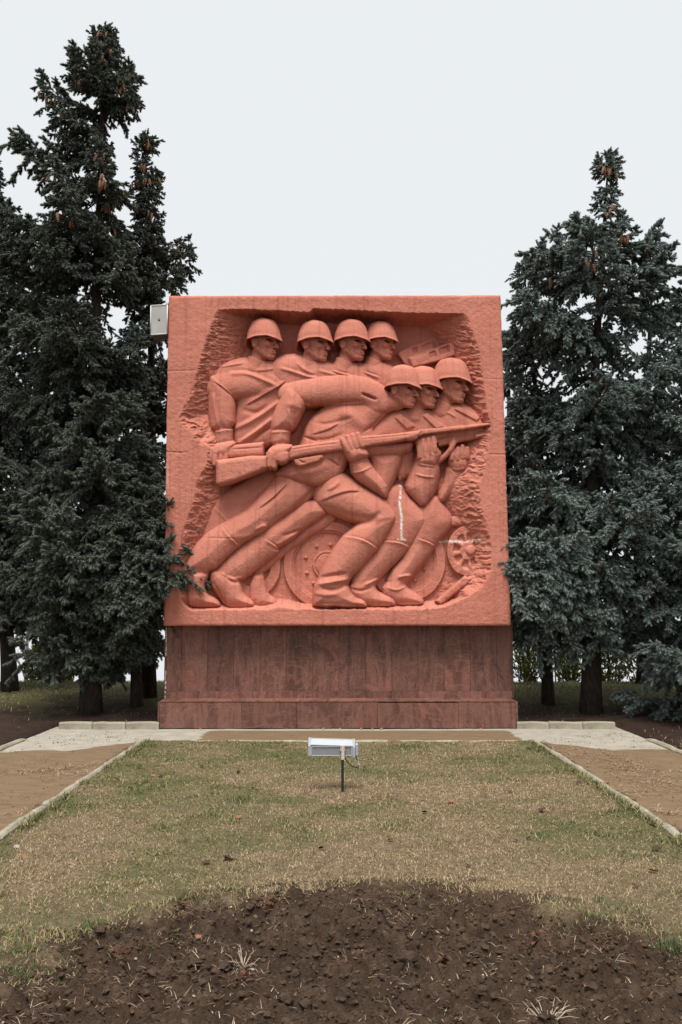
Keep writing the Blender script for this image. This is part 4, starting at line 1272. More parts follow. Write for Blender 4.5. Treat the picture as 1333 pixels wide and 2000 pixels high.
# grass blades ------------------------------------------------------------
def mat_blade():
    k = NT('grass_blade', 0.75, 0.2)
    k.color(k.attr('col').outputs['Color'])
    k.b.inputs['Subsurface Weight'].default_value = 0.0
    return k.m
M_BLADE = mat_blade()
def blades(name, x, y, z, length, width, col, lean=0.7, kind='stuff', parent=None):
    n = len(x)
    az = RNG.uniform(0, 2 * np.pi, n); ln = np.abs(RNG.normal(lean, 0.25, n)); ln = np.clip(ln, 0.05, 1.45)
    d = np.stack([np.cos(az) * np.sin(ln), np.sin(az) * np.sin(ln), np.cos(ln)], 1)
    ln2 = np.clip(ln + RNG.uniform(0.1, 0.8, n), 0, 1.7)
    d2 = np.stack([np.cos(az) * np.sin(ln2), np.sin(az) * np.sin(ln2), np.cos(ln2)], 1)
    s = np.stack([-np.sin(az + RNG.normal(0, .6, n)), np.cos(az), np.zeros(n)], 1) * (width / 2)[:, None]
    p = np.stack([x, y, z], 1); L = length[:, None]
    m_ = p + d * L * 0.55; t = m_ + d2 * L * 0.45
    V = np.stack([p - s, p + s, m_ + s * 0.8, m_ - s * 0.8, t], 1).reshape(-1, 3)
    b = np.arange(n)[:, None] * 5
    C = np.repeat(col, 5, 0)
    me = new_mesh(name, V, [np.hstack([b, b + 1, b + 2, b + 3]), np.hstack([b + 3, b + 2, b + 4])], [M_BLADE], False, attrs={'col': C})
    return add_obj(name, me, parent, kind=kind)
def grass_cols(g, n):
    straw = np.array([[0.31, 0.235, 0.140], [0.37, 0.29, 0.18], [0.23, 0.17, 0.10], [0.33, 0.265, 0.17]])
    green = np.array([[0.085, 0.105, 0.032], [0.125, 0.135, 0.048], [0.060, 0.085, 0.032], [0.15, 0.15, 0.06]])
    pick = RNG.random(n) < (0.12 + 0.80 * g)
    c = np.where(pick[:, None], green[RNG.integers(0, 4, n)], straw[RNG.integers(0, 4, n)])
    return c * np.array([1.18, 1.12, 1.06]) * RNG.uniform(0.60, 1.25, n)[:, None]
def scatter(n, x0, x1, y0, y1):
    return RNG.uniform(x0, x1, n), RNG.uniform(y0, y1, n)
bx_, by_ = [], []
for (n, y0, y1) in ((110000, CAM[1] + 3.4, CAM[1] + 6.4), (75000, CAM[1] + 6.4, CAM[1] + 9.0), (50000, CAM[1] + 9.0, YF)):
    x, y = scatter(n, XL + 0.02, XR - 0.02, y0, y1); bx_.append(x); by_.append(y)
bx_ = np.concatenate(bx_); by_ = np.concatenate(by_)
dd = bed_d(bx_, by_)
dens = 0.55 + 0.9 * fbm(bx_ * 6, by_ * 6, 2, 91)
keep = (RNG.random(len(bx_)) < dens) & (RNG.random(len(dd)) < np.clip(1.05 - (dd + 0.5 * (fbm(bx_ * 5, by_ * 5, 3, 93) - .5)) / 0.22, 0.03 * (dd < 0.5), 1))
bx_, by_ = bx_[keep], by_[keep]; dd = dd[keep]; n = len(bx_)
gg = green_of(bx_, by_)
tall = np.clip(fbm(bx_ * 5, by_ * 5, 2, 92) - 0.55, 0, 1) * 3
edge = np.clip(1 - np.minimum(bx_ - XL, XR - bx_) / 0.14, 0, 1) * (vnoise(by_ * 2.3, bx_ * 0 + (bx_ > 0) * 7, 6) > 0.35)
dist = by_ - CAM[1]
ln = (0.012 + 0.018 * RNG.random(n)) * (1 + 2.2 * tall * gg) + 0.03 * (RNG.random(n) < 0.02) + edge * 0.045 * RNG.random(n) + 0.02 * (np.abs(dd) < 0.15) * RNG.random(n)
gg = np.clip(gg + 0.5 * edge, 0, 1)
blades('grass', bx_, by_, lawn_z(bx_, by_) - 0.004, ln, 0.0017 + 0.00034 * dist, grass_cols(gg, n), 0.85)

# a few fresh green tufts at the bed rim and along the kerbs ----------------
tx, ty, tl = [], [], []
rim = [(180, 1822, 60, .07), (560, 1752, 40, .075), (440, 1740, 20, .06), (350, 1745, 18, .06), (1310, 1850, 70, .09), (1180, 1770, 34, .05), (1090, 1765, 28, .05), (40, 1905, 60, .07), (130, 1880, 40, .06),
       (1230, 1780, 40, .05), (265, 1500, 30, .05), (920, 1768, 22, .04), (640, 1838, 10, .05), (850, 1935, 10, .05), (60, 1870, 50, .06)]
for (px, py, k_, hgt) in rim:
    c = at_z(px, py, 0.0)
    tx.append(c[0] + RNG.normal(0, .045, k_)); ty.append(c[1] + RNG.normal(0, .05, k_)); tl.append(hgt * RNG.uniform(.5, 1.1, k_))
tx = np.concatenate(tx); ty = np.concatenate(ty); tl = np.concatenate(tl)
gc = np.array([[0.050, 0.095, 0.030], [0.075, 0.115, 0.035], [0.045, 0.080, 0.035]])[RNG.integers(0, 3, len(tx))] * RNG.uniform(.7, 1.3, len(tx))[:, None]
blades('green_tufts', tx, ty, lawn_z(tx, ty) - 0.005, tl, np.full(len(tx), 0.004), gc, 0.45)

# dead grass and needle litter on the bank and the outer strips -------------
x, y = scatter(34000, -7.5, 7.5, 0.15, 5.2)
kp = (np.abs(x) > 2.5) & (RNG.random(len(x)) < np.clip(0.05 + (y - 0.6) / 2.2, 0.05, 1)); x, y = x[kp], y[kp]
blades('bank_grass', x, y, terrain(x, y) - 0.004, RNG.uniform(.03, .075, len(x)), np.full(len(x), .008), grass_cols(np.clip(fbm(x * .8, y * .8, 3, 95) * 1.5 - 0.15, 0, 1), len(x)), 0.8)
x, y = scatter(9000, -6.5, 6.5, -5.0, 0.3)
kp = (np.abs(x) > 4.02) & (RNG.random(len(x)) < np.where(x > 0, np.clip(0.9 - (y + 1.5) * .6, 0.04, 1), 0.08)); x, y = x[kp], y[kp]
blades('verge_grass', x, y, terrain(x, y) - 0.004, RNG.uniform(.03, .07, len(x)), np.full(len(x), .007), grass_cols(np.clip(fbm(x, y, 3, 96) + 0.1, 0, 1), len(x)), 0.7)

# clods of earth, straw and roots in the bed ---------------------------------
def lump_mesh(name, P, Rr, mat, seed=0, flat=0.75, fine=False):
    """many small rough lumps in one mesh"""
    t = (1 + 5 ** 0.5) / 2
    v0 = np.array([(-1, t, 0), (1, t, 0), (-1, -t, 0), (1, -t, 0), (0, -1, t), (0, 1, t), (0, -1, -t), (0, 1, -t), (t, 0, -1), (t, 0, 1), (-t, 0, -1), (-t, 0, 1)]) / 1.9
    f0 = np.array([(0, 11, 5), (0, 5, 1), (0, 1, 7), (0, 7, 10), (0, 10, 11), (1, 5, 9), (5, 11, 4), (11, 10, 2), (10, 7, 6), (7, 1, 8), (3, 9, 4), (3, 4, 2), (3, 2, 6), (3, 6, 8), (3, 8, 9), (4, 9, 5), (2, 4, 11), (6, 2, 10), (8, 6, 7), (9, 8, 1)])
    if fine:                                                   # one subdivision for lumps large enough to show
        mid = {}; v1 = list(v0); f1 = []
        def mp(a, b):
            k = (min(a, b), max(a, b))
            if k not in mid:
                q = v0[a] + v0[b]; mid[k] = len(v1); v1.append(q / np.linalg.norm(q))
            return mid[k]
        for a, b, c in f0:
            ab, bc, ca = mp(a, b), mp(b, c), mp(c, a)
            f1 += [(a, ab, ca), (b, bc, ab), (c, ca, bc), (ab, bc, ca)]
        v0 = np.array(v1); f0 = np.array(f1)
    n = len(P); rg = np.random.default_rng(seed); nv = len(v0)
    V = v0[None] * (1 + rg.normal(0, 0.20, (n, nv, 1))) * rg.uniform(0.6, 1.3, (n, 1, 3)) * Rr[:, None, None]
    V[:, :, 2] *= flat
    a = rg.uniform(0, 6.28, n); c, s = np.cos(a)[:, None], np.sin(a)[:, None]
    V = np.stack([V[..., 0] * c - V[..., 1] * s, V[..., 0] * s + V[..., 1] * c, V[..., 2]], -1) + P[:, None]
    F = (f0[None] + (np.arange(n) * nv)[:, None, None]).reshape(-1, 3)
    return new_mesh(name, V.reshape(-1, 3), F, [mat], False)
n = 22000
x = RNG.uniform(-1.75, 2.0, n); y = RNG.uniform(CAM[1] + 3.0, CAM[1] + 5.7, n)
kp = bed_d(x, y) > RNG.uniform(-0.02, 0.10, n); x, y = x[kp], y[kp]
rr_ = 0.0025 + 0.015 * RNG.random(len(x)) ** 5 + 0.0035 * RNG.random(len(x))
add_obj('soil_clods', lump_mesh('soil_clods', np.stack([x, y, lawn_z(x, y) + rr_ * 0.2], 1), rr_, mat_soil('clod_soil', (0.030, 0.019, 0.0125), (0.110, 0.073, 0.049), 4)), kind='stuff')
n = 6500
x = RNG.uniform(-1.75, 2.0, n); y = RNG.uniform(CAM[1] + 3.0, CAM[1] + 5.7, n)
kp = (bed_d(x, y) > 0.0) & (fbm(x * 2.5, y * 2.5, 2, 97) > 0.45); x, y = x[kp], y[kp]
sc = np.array([[0.32, 0.24, 0.16], [0.24, 0.165, 0.105], [0.44, 0.35, 0.25], [0.16, 0.095, 0.06]])[RNG.integers(0, 4, len(x))] * RNG.uniform(.7, 1.2, len(x))[:, None]
blades('straw', x, y, lawn_z(x, y) + 0.004, RNG.uniform(.016, .075, len(x)), RNG.uniform(.0018, .0042, len(x)), sc, 1.3)
n = 500
x = RNG.uniform(-1.75, 2.0, n); y = RNG.uniform(CAM[1] + 3.0, CAM[1] + 5.7, n)
kp = (bed_d(x, y) > 0.0); x, y = x[kp], y[kp]
add_obj('pebbles', lump_mesh('pebbles', np.stack([x, y, lawn_z(x, y) + .002], 1), 0.002 + 0.006 * RNG.random(len(x)) ** 2, plain('pebble', (0.30, 0.26, 0.22), .9, .2, var=.4), 4), kind='stuff')
# wind-blown grass trash on the paths
px_ = []
for (cx0, cy0, sx_, sy_, k_) in ((100, 1505, 60, 4, 130), (60, 1590, 50, 10, 40), (160, 1512, 40, 6, 60), (1240, 1500, 60, 12, 150), (1140, 1470, 60, 8, 60), (1290, 1530, 40, 10, 90), (1210, 1545, 40, 8, 60), (1090, 1475, 30, 6, 40), (1310, 1590, 30, 8, 40)):
    a_ = RNG.normal(cx0, sx_, k_ * 2); sl_ = 0.16 if cx0 > 660 else -0.12
    px_.append(np.stack([a_, RNG.normal(cy0, sy_ * .6, k_ * 2) + (a_ - cx0) * sl_], 1))
px_ = np.concatenate(px_); P = at_z(px_[:, 0], px_[:, 1], 0.0)
ok = (np.abs(P[:, 0]) < 3.9) & ((P[:, 0] < XL - .08) | (P[:, 0] > XR + .08)); P = P[ok]
blades('path_straw', P[:, 0], P[:, 1], np.full(len(P), 0.008), RNG.uniform(.03, .11, len(P)), np.full(len(P), .007), np.array([[0.36, 0.25, 0.17], [0.28, 0.19, 0.13], [0.16, 0.12, 0.06]])[RNG.integers(0, 3, len(P))], 1.35)

n = 420
x = RNG.uniform(-1.75, 2.0, n); y = RNG.uniform(CAM[1] + 3.0, CAM[1] + 5.7, n)
kp = bed_d(x, y) > 0.05; x, y = x[kp], y[kp]
rr_ = 0.012 + 0.026 * RNG.random(len(x)) ** 2
add_obj('large_clods', lump_mesh('large_clods', np.stack([x, y, lawn_z(x, y)], 1), rr_, mat_soil('clod_soil_large', (0.034, 0.021, 0.015), (0.105, 0.070, 0.049), 6), 8, .6, True), kind='stuff')
# grass that leans over the lawn kerbs, weeds and grit on the paths
n = 9000
s_ = RNG.random(n) < .5; y = RNG.uniform(CAM[1] + 4, YF - .05, n)
x = np.where(s_, XL + RNG.uniform(.035, .11, n), XR - RNG.uniform(.035, .11, n))
kp = vnoise(y * 2.6, np.where(s_, 3.0, 9.0), 8) > 0.42; x, y = x[kp], y[kp]
blades('kerb_grass', x, y, np.full(len(x), .012), RNG.uniform(.03, .095, len(x)), np.full(len(x), .0048), grass_cols(np.full(len(x), .72), len(x)), .7)
n = 2600
s_ = RNG.random(n) < .5; y = RNG.uniform(CAM[1] + 5, YF, n)
x = np.where(s_, XL - RNG.uniform(.035, .10, n), XR + RNG.uniform(.035, .10, n))
kp = vnoise(y * 3.1, np.where(s_, 5.0, 2.0), 9) > 0.52; x, y = x[kp], y[kp]
blades('path_edge_litter', x, y, np.full(len(x), .004), RNG.uniform(.02, .06, len(x)), np.full(len(x), .006), np.array([[0.10, 0.07, 0.045], [0.16, 0.11, 0.07], [0.07, 0.07, 0.03]])[RNG.integers(0, 3, len(x))], 1.2)
n = 5200
x = np.where(RNG.random(n) < .5, RNG.uniform(XPL, XL - .06, n), RNG.uniform(XR + .06, XPR, n)); y = RNG.uniform(CAM[1] + 5, -.3, n)
kp = fbm(x * 2, y * 2, 3, 44) > .46; x, y = x[kp], y[kp]
add_obj('path_grit', lump_mesh('path_grit', np.stack([x, y, np.full(len(x), .003)], 1), 0.002 + .007 * RNG.random(len(x)) ** 3, mat_soil('grit', (0.07, 0.045, 0.028), (0.24, 0.17, 0.11), 6), 12), kind='stuff')
n = 60
cx0 = np.where(RNG.random(n) < .5, RNG.uniform(XPL, XL - .1, n), RNG.uniform(XR + .1, XPR, n)); cy0 = RNG.uniform(CAM[1] + 6.5, -.6, n)
x = np.repeat(cx0, 14) + RNG.normal(0, .05, n * 14); y = np.repeat(cy0, 14) + RNG.normal(0, .03, n * 14)
blades('path_weeds', x, y, np.full(len(x), .003), RNG.uniform(.012, .04, len(x)), np.full(len(x), .006), np.array([[0.09, 0.09, 0.035], [0.06, 0.05, 0.03], [0.13, 0.11, 0.05]])[RNG.integers(0, 3, len(x))], 1.1)
# ================================================================ spruces
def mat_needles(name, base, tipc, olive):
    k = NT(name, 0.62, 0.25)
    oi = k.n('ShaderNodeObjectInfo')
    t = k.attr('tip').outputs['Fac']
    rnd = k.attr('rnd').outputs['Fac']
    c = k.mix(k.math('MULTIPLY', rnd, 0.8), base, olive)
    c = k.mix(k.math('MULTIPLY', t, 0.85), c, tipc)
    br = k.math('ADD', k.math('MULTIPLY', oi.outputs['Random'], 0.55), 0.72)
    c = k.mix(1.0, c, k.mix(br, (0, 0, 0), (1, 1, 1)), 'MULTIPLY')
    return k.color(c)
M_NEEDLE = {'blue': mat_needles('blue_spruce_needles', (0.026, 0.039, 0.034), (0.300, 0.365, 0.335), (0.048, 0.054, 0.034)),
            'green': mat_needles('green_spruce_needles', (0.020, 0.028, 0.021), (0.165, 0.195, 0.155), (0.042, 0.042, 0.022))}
M_TWIG = plain('spruce_twig', (0.060, 0.042, 0.032), 0.9, 0.1, var=.3)
def mat_bark():
    k = NT('spruce_bark', 0.95, 0.1)
    g = k.coord('Object', (1, 1, 0.35))
    c = k.ramp(k.noise(g, 22, 6, 0.7), [(0.3, (0.016, 0.012, 0.010)), (0.55, (0.045, 0.034, 0.028)), (0.8, (0.085, 0.068, 0.057))])
    k.color(c); k.bump(k.noise(g, 30, 5, 0.7), 1.0, 0.03)
    return k.m
M_BARK = mat_bark()

def branch_arrays(L, seed, lush=1.0):
    """one limb: axis along +X, side twigs in flat drooping sprays, every shoot a brush of needles"""
    g = np.random.default_rng(seed)
    ph = g.uniform(0, 6)
    droop, lift = g.uniform(0.10, 0.28), g.uniform(0.08, 0.30)
    def axis(t):
        t = np.asarray(t, float)
        return np.stack([L * t * (1 - 0.05 * t), 0.05 * L * np.sin(3 * t + ph), L * (-droop * np.sin(np.pi * t * 0.75) + lift * t ** 3)], -1)
    tw = MB(); P, D, S, TW = [], [], [], []
    tt = np.linspace(0, 1, 9)
    tw.tube(axis(tt), np.interp(tt, [0, 1], [0.006 + 0.011 * L, 0.004]), 5, False)
    step = 0.080
    t = 0.16 if L > 0.8 else 0.05
    k = 0
    def shoot(p, d, l):
        P.append(p); D.append(d / np.linalg.norm(d)); S.append(l)
    while t < 1.0:
        p0 = axis(t); ax = axis(min(t + .02, 1.02)) - axis(t); ax /= np.linalg.norm(ax)
        sd = np.cross([0, 0, 1], ax); sd /= np.linalg.norm(sd); up = np.cross(ax, sd)
        for s in (-1, 1):
            l2 = (0.10 + 0.40 * L * np.sin(np.pi * (0.12 + 0.80 * t)) ** 0.8) * g.uniform(0.6, 1.15)
            l2 = min(l2, 0.52)
            el = g.uniform(-0.70, 0.05) if g.random() < 0.6 else g.uniform(0.0, 0.60)
            d0 = ax * 0.62 + sd * s * g.uniform(0.65, 1.0) + up * el
            d0 /= np.linalg.norm(d0)
            sag = g.uniform(0.05, 0.42)
            n2 = max(2, int(l2 / 0.050))
            pts = [p0 + d0 * l2 * u + np.array([0, 0, -sag * l2 * u * u]) for u in np.linspace(0, 1, n2 + 1)]
            tw.tube([pts[0], pts[len(pts) // 2], pts[-1]], [0.006, 0.004, 0.002], 3, False)
            for m_ in range(1, n2 + 1):
                if m_ < n2 * 0.22: continue
                dr = pts[m_] - pts[m_ - 1]; dr /= np.linalg.norm(dr)
                s2 = np.cross([0, 0, 1], dr); s2 /= np.linalg.norm(s2) + 1e-9
                if m_ == n2:
                    shoot(pts[m_] - dr * .03, dr + np.array([0, 0, .15]), g.uniform(.08, .12))
                for q_ in (-1, 1):
                    if g.random() < 0.88 * lush:
                        dd_ = dr * g.uniform(.5, .9) + s2 * q_ * g.uniform(.4, .9) + np.array([0, 0, g.uniform(-.75, .35)])
                        shoot(pts[m_], dd_, g.uniform(.055, .105))
                if g.random() < 0.35 * lush:
                    shoot(pts[m_], dr * .4 + np.array([g.normal(0, .2), g.normal(0, .2), -1]), g.uniform(.06, .12))
        if g.random() < 0.8:
            shoot(p0, ax * .6 + up * g.uniform(.2, .9) + sd * g.normal(0, .4), g.uniform(.08, .14))
        t += step / L * g.uniform(.8, 1.25); k += 1
    e = axis(1.0); ed = axis(1.0) - axis(.95); ed /= np.linalg.norm(ed)
    shoot(e - ed * .04, ed + np.array([0, 0, .35]), .15)
    for _ in range(4):
        shoot(e - ed * g.uniform(.02, .16), ed * .6 + np.array([g.normal(0, .35), g.normal(0, .35), g.uniform(.5, 1.1)]), g.uniform(.09, .14))
    for s in (-1, 1):
        shoot(e - ed * .04, ed * .7 + np.cross([0, 0, 1], ed) * s * .7 + np.array([0, 0, .1]), .10)
    P, D, S = np.array(P), np.array(D), np.array(S)
    n = len(P)
    NN = 46
    ref = np.where(np.abs(D[:, 2:3]) < 0.9, np.array([[0, 0, 1.0]]), np.array([[1.0, 0, 0]]))
    A = np.cross(ref, D); A /= np.linalg.norm(A, axis=1)[:, None]; B = np.cross(D, A)
    CR = 0.0150 * g.uniform(.8, 1.15, n)                      # radius of the dense inner brush
    u = (np.arange(NN)[None] + g.random((n, NN))) / NN
    az = np.arange(NN)[None] * 2.4 + g.uniform(0, .8, (n, NN)) + g.uniform(0, 6.28, (n, 1))
    rad = A[:, None] * np.cos(az)[..., None] + B[:, None] * np.sin(az)[..., None]
    fw = np.where(u > 0.85, 1.5, 0.75) + g.normal(0, .15, (n, NN))
    nd = rad + D[:, None] * fw[..., None]; nd /= np.linalg.norm(nd, axis=2)[..., None]
    nl = 0.0235 * g.uniform(.7, 1.3, (n, NN))
    base = P[:, None] + D[:, None] * (S[:, None] * u)[..., None] + rad * (CR[:, None] * 0.80 * np.clip(1.05 - 0.4 * u ** 4, 0, 1))[..., None]
    tip = base + nd * nl[..., None]
    w = np.cross(nd, rad + g.normal(0, .5, (n, NN, 3))); w /= np.linalg.norm(w, axis=2)[..., None] + 1e-9
    w *= 0.0036
    V = np.stack([base - w, base + w, tip], 2).reshape(-1, 3)
    F = np.arange(len(V)).reshape(-1, 3)
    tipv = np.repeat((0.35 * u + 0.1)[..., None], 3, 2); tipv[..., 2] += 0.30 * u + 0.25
    rs_ = g.random(n)
    rn = np.repeat(rs_[:, None], NN * 3, 1).ravel()
    # dense inner brush of every shoot
    na_ = 6; us = np.array([-0.05, 0.25, 0.72, 1.0]); rf = np.array([0.55, 0.95, 1.0, 0.72])
    an = np.arange(na_) * 2 * np.pi / na_
    ring = A[:, None] * np.cos(an)[None, :, None] + B[:, None] * np.sin(an)[None, :, None]
    CV = np.concatenate([P[:, None] + D[:, None] * (S * uu)[:, None, None] + ring * (CR * ff)[:, None, None] * g.uniform(.75, 1.25, (n, na_, 1)) for uu, ff in zip(us, rf)] + [(P + D * (S + 0.012)[:, None])[:, None]], 1)
    per_ = CV.shape[1]; CV = CV.reshape(-1, 3)
    b6 = (np.arange(n) * per_)[:, None]
    CF = np.concatenate([np.hstack([b6 + r_ * na_ + i, b6 + r_ * na_ + (i + 1) % na_, b6 + (r_ + 1) * na_ + (i + 1) % na_, b6 + (r_ + 1) * na_ + i]) for r_ in range(3) for i in range(na_)]) + len(V)
    CT = np.concatenate([np.hstack([b6 + 3 * na_ + i, b6 + 3 * na_ + (i + 1) % na_, b6 + 4 * na_]) for i in range(na_)]) + len(V)
    F = np.concatenate([F, CT])
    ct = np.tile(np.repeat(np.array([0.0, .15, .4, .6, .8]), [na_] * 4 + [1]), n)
    tv = np.concatenate(tw.v); tf = np.array(tw.f4, np.int32) + len(V) + len(CV)
    verts = np.concatenate([V, CV, tv])
    tipa = np.concatenate([tipv.ravel(), ct, np.zeros(len(tv))])
    rna = np.concatenate([rn, np.repeat(rs_, per_), np.full(len(tv), .5)])
    midx = np.concatenate([np.zeros(len(F)), np.zeros(len(CF)), np.ones(len(tf))])
    return verts, F, np.concatenate([CF, tf]), midx, tipa, rna

BR = {}
for tint in ('blue', 'green'):
    BR[tint] = {}
for L_, nv in ((0.40, 3), (0.75, 4), (1.15, 5), (1.65, 5)):
    for v_ in range(nv):
        vv, f3, f4, mi, ta, ra_ = branch_arrays(L_, int(L_ * 100) + v_ * 13)
        for tint in ('blue', 'green'):
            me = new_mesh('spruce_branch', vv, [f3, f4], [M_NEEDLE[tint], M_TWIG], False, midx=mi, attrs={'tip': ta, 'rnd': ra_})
            BR[tint].setdefault(L_, []).append(me)

def cone_mesh():
    na, nr = 8, 9; v = []; f = []
    for k in range(nr + 1):
        t = k / nr
        r = 0.021 * math.sin(math.pi * min(1, 0.10 + 0.86 * t)) ** 0.6 + (0.003 if k % 2 else -0.002)
        for i in range(na):
            a = 2 * math.pi * (i + 0.5 * (k % 2)) / na
            v.append((r * math.cos(a), r * math.sin(a), -0.125 * t))
    for k in range(nr):
        for i in range(na):
            j = (i + 1) % na
            f.append((k * na + i, k * na + j, (k + 1) * na + j, (k + 1) * na + i))
    return MB().add(v, f).mesh('spruce_cone', plain('cone_scales', (0.27, 0.145, 0.085), 0.8, 0.2, var=.35, scale=60))
M_CONE = cone_mesh()

def spruce(base_px, Y, apex_px, prof, label, tint='green', trunk_r=0.16, bottom_px=1300, spacing=0.24, per=6, cones=0, cone_to=0.3, seed=1, lean_front=1.0, extra=(), front_max=1.7, gaps=()):
    g = random.Random(seed)
    bx = float(at_y(base_px[0], base_px[1], Y)[0]); bz = float(terrain(bx, Y))
    ap = at_y(apex_px[0], apex_px[1], Y)
    H = float(ap[2]) - bz - 0.16
    root = add_obj('spruce_tree', None, loc=(bx, Y, bz), label=label, cat='tree', group='spruces around the memorial')
    dxa = float(ap[0]) - bx
    ppm = 1.0 / ((Y - CAM[1]) / FPX)
    def axis(z):
        t = z / H
        return np.array([dxa * t + 0.05 * math.sin(5 * t + seed), 0.04 * math.sin(4 * t + seed * 2), z])
    ts = np.linspace(0, 1, 24)
    rad = [trunk_r * (1.28 - 0.28 * min(1, t * H / 0.5)) * (1 - t) ** 0.85 + 0.008 for t in ts]
    tb = MB().tube([axis(t * H) - (np.array([0, 0, 0.15]) if t == 0 else 0) for t in ts], rad, 14)
    tv = np.concatenate(tb.v); tv[:, :2] *= (1 + 0.10 * (fbm(np.arctan2(tv[:, 1], tv[:, 0]) * 2.5, tv[:, 2] * 1.6, 3, seed) - .5))[:, None]
    tb.v = [tv]
    add_obj('trunk', tb.mesh('trunk', M_BARK, True), root)
    ys_ = [p[0] for p in prof]; ls = [p[1] for p in prof]; rs = [p[2] for p in prof]
    z_of = [float(at_y(base_px[0], yy, Y)[2]) - bz for yy in ys_]
    o = np.argsort(z_of); z_s = np.array(z_of)[o]; l_s = np.array(ls)[o] / ppm; r_s = np.array(rs)[o] / ppm
    zb = float(at_y(base_px[0], bottom_px, Y)[2]) - bz
    z = zb; tips = []
    def put(z0, az, L, el, twist=0.0):
        cls = min(BR[tint], key=lambda c: abs(math.log(c / max(L, .1))))
        me = g.choice(BR[tint][cls])
        s = L / cls
        b = add_obj('branch', me, root)
        b.location = axis(z0)
        b.rotation_euler = (twist, -el, az)
        b.rotation_mode = 'XYZ'
        s2 = min(max(s, 0.7), 1.25)
        b.scale = (s, s2, s2)
        c, s_ = math.cos(az), math.sin(az)
        tips.append((z0, az, L, el))
        return b
    gz = [(float(at_y(base_px[0], q1, Y)[2]) - bz, float(at_y(base_px[0], q0, Y)[2]) - bz) for q0, q1 in gaps]
    w0 = 0.0
    while z < H - 0.10:
        t = z / H
        n = per if t < 0.9 else 5
        w0 += g.uniform(.3, 1.0)
        for k in range(n):
            if t < .85 and g.random() < 0.08: continue
            az = w0 + 2 * math.pi * k / n + g.uniform(-.4, .4)
            zz = min(z + g.uniform(-.16, .16), H - 0.1)
            if any(a_ < zz < b_ for a_, b_ in gz) and g.random() < 0.7: continue
            el = float(np.interp(t, [0, .35, .7, .88, 1.0], [R(-16), R(-8), R(2), R(22), R(48)])) + g.uniform(-.16, .16)
            # extent wanted at the height of the limb's tip
            cx = math.cos(az); wl = max(0, -cx); wr = max(0, cx)
            for _ in range(2):
                zt = zz
                l = float(np.interp(zt, z_s, l_s)); r_ = float(np.interp(zt, z_s, r_s))
            fr = min(0.5 * (l + r_), front_max) * (lean_front if math.sin(az) < 0 else 0.9)
            E = (l * wl ** 2 + r_ * wr ** 2 + fr * (1 - cx * cx))
            L = E * (g.uniform(0.78, 1.10) if g.random() < 0.64 else g.uniform(0.35, 0.75))
            if L < 0.16: L = 0.16
            if el > 0: el *= min(1.0, max(0.2, 0.42 / L))
            # nothing grows into the stone
            tipx = bx + math.cos(az) * L; tipy = Y + math.sin(az) * L
            if abs(tipx) < 2.42 and tipy > -0.1 and tipy < 1.05:
                L = min(L, max(0.2, (abs(bx) - 2.5) / max(abs(math.cos(az)), .2)))
            put(zz, az, L, el, g.uniform(-.25, .25))
        z += spacing * g.uniform(.75, 1.3) * (0.8 if t > .85 else 1.0)
    for k in range(3):
        put(H - 0.10, k * 2.1 + 1, 0.22, R(62))
    put(H - 0.12, 0.3, 0.30, R(86))
    for (tx, ty_, tY, z_at) in extra:                              # limbs that reach a known point
        tp = at_y(tx, ty_, tY); z0 = float(at_y(base_px[0], z_at, Y)[2]) - bz
        v = np.array([tp[0] - bx, tY - Y, tp[2] - bz]) - axis(z0)
        put(z0, math.atan2(v[1], v[0]), float(np.linalg.norm(v)) * 0.90, math.atan2(v[2], math.hypot(v[0], v[1])))
    if cones:
        cand = [q for q in tips if q[0] > H * (1 - cone_to) and math.sin(q[1]) < 0.35]
        k = 0
        while k < cones:
            z0, az, L, el = g.choice(cand)
            for _ in range(g.randint(2, 5)):
                u = g.uniform(.66, .98)
                p = axis(z0) + np.array([math.cos(az) * math.cos(el), math.sin(az) * math.cos(el), math.sin(el)]) * L * u
                c = add_obj('cone', M_CONE, root, loc=(p[0] + g.uniform(-.06, .06), p[1] + g.uniform(-.08, .08) - 0.05, p[2] - 0.05 - 0.12 * L * g.random()))
                c.rotation_euler = (g.uniform(-.3, .3), g.uniform(-.3, .3), g.uniform(0, 6)); s = g.uniform(.75, 1.2); c.scale = (s, s, s)
                k += 1
    return root

spruce((178, 1385), 0.95, (197, 58), [(70, 12, 10), (110, 26, 34), (150, 55, 75), (190, 110, 75), (230, 90, 40), (250, 120, 14), (330, 185, 14), (400, 195, 26), (500, 190, 60), (600, 185, 76), (750, 190, 105), (900, 185, 110), (1000, 185, 125), (1080, 180, 150), (1150, 180, 150), (1230, 150, 120), (1310, 105, 85)],
       'tallest spruce, hung with cones at its crooked top, left of the slab', 'green', 0.145, 1290, 0.36, 6, 150, 0.30, 3, gaps=((215, 245), (290, 320), (560, 620)), extra=((385, 1112, -0.20, 1085), (366, 1128, -0.22, 1105), (350, 1092, -0.18, 1065), (338, 1140, -0.20, 1120), (352, 1150, -0.16, 1100), (338, 1030, -0.18, 1000), (330, 985, -0.15, 960), (345, 1010, -0.16, 960), (352, 1060, -0.22, 1030), (335, 1165, -0.15, 1130), (60, 160, 0.6, 215), (272, 205, 0.7, 185), (262, 140, 0.8, 150), (10, 265, 0.7, 300)))
spruce((298, 1362), 2.0, (286, 265), [(280, 6, 6), (330, 18, 26), (380, 20, 34), (420, 24, 58), (500, 36, 86), (560, 60, 78), (620, 55, 66), (700, 60, 55), (900, 70, 50), (1100, 70, 45), (1300, 55, 30)],
       'slim spruce with a pointed tip of cones, close behind the slab corner', 'green', 0.105, 1240, 0.36, 6, 55, 0.24, 5, front_max=1.0)
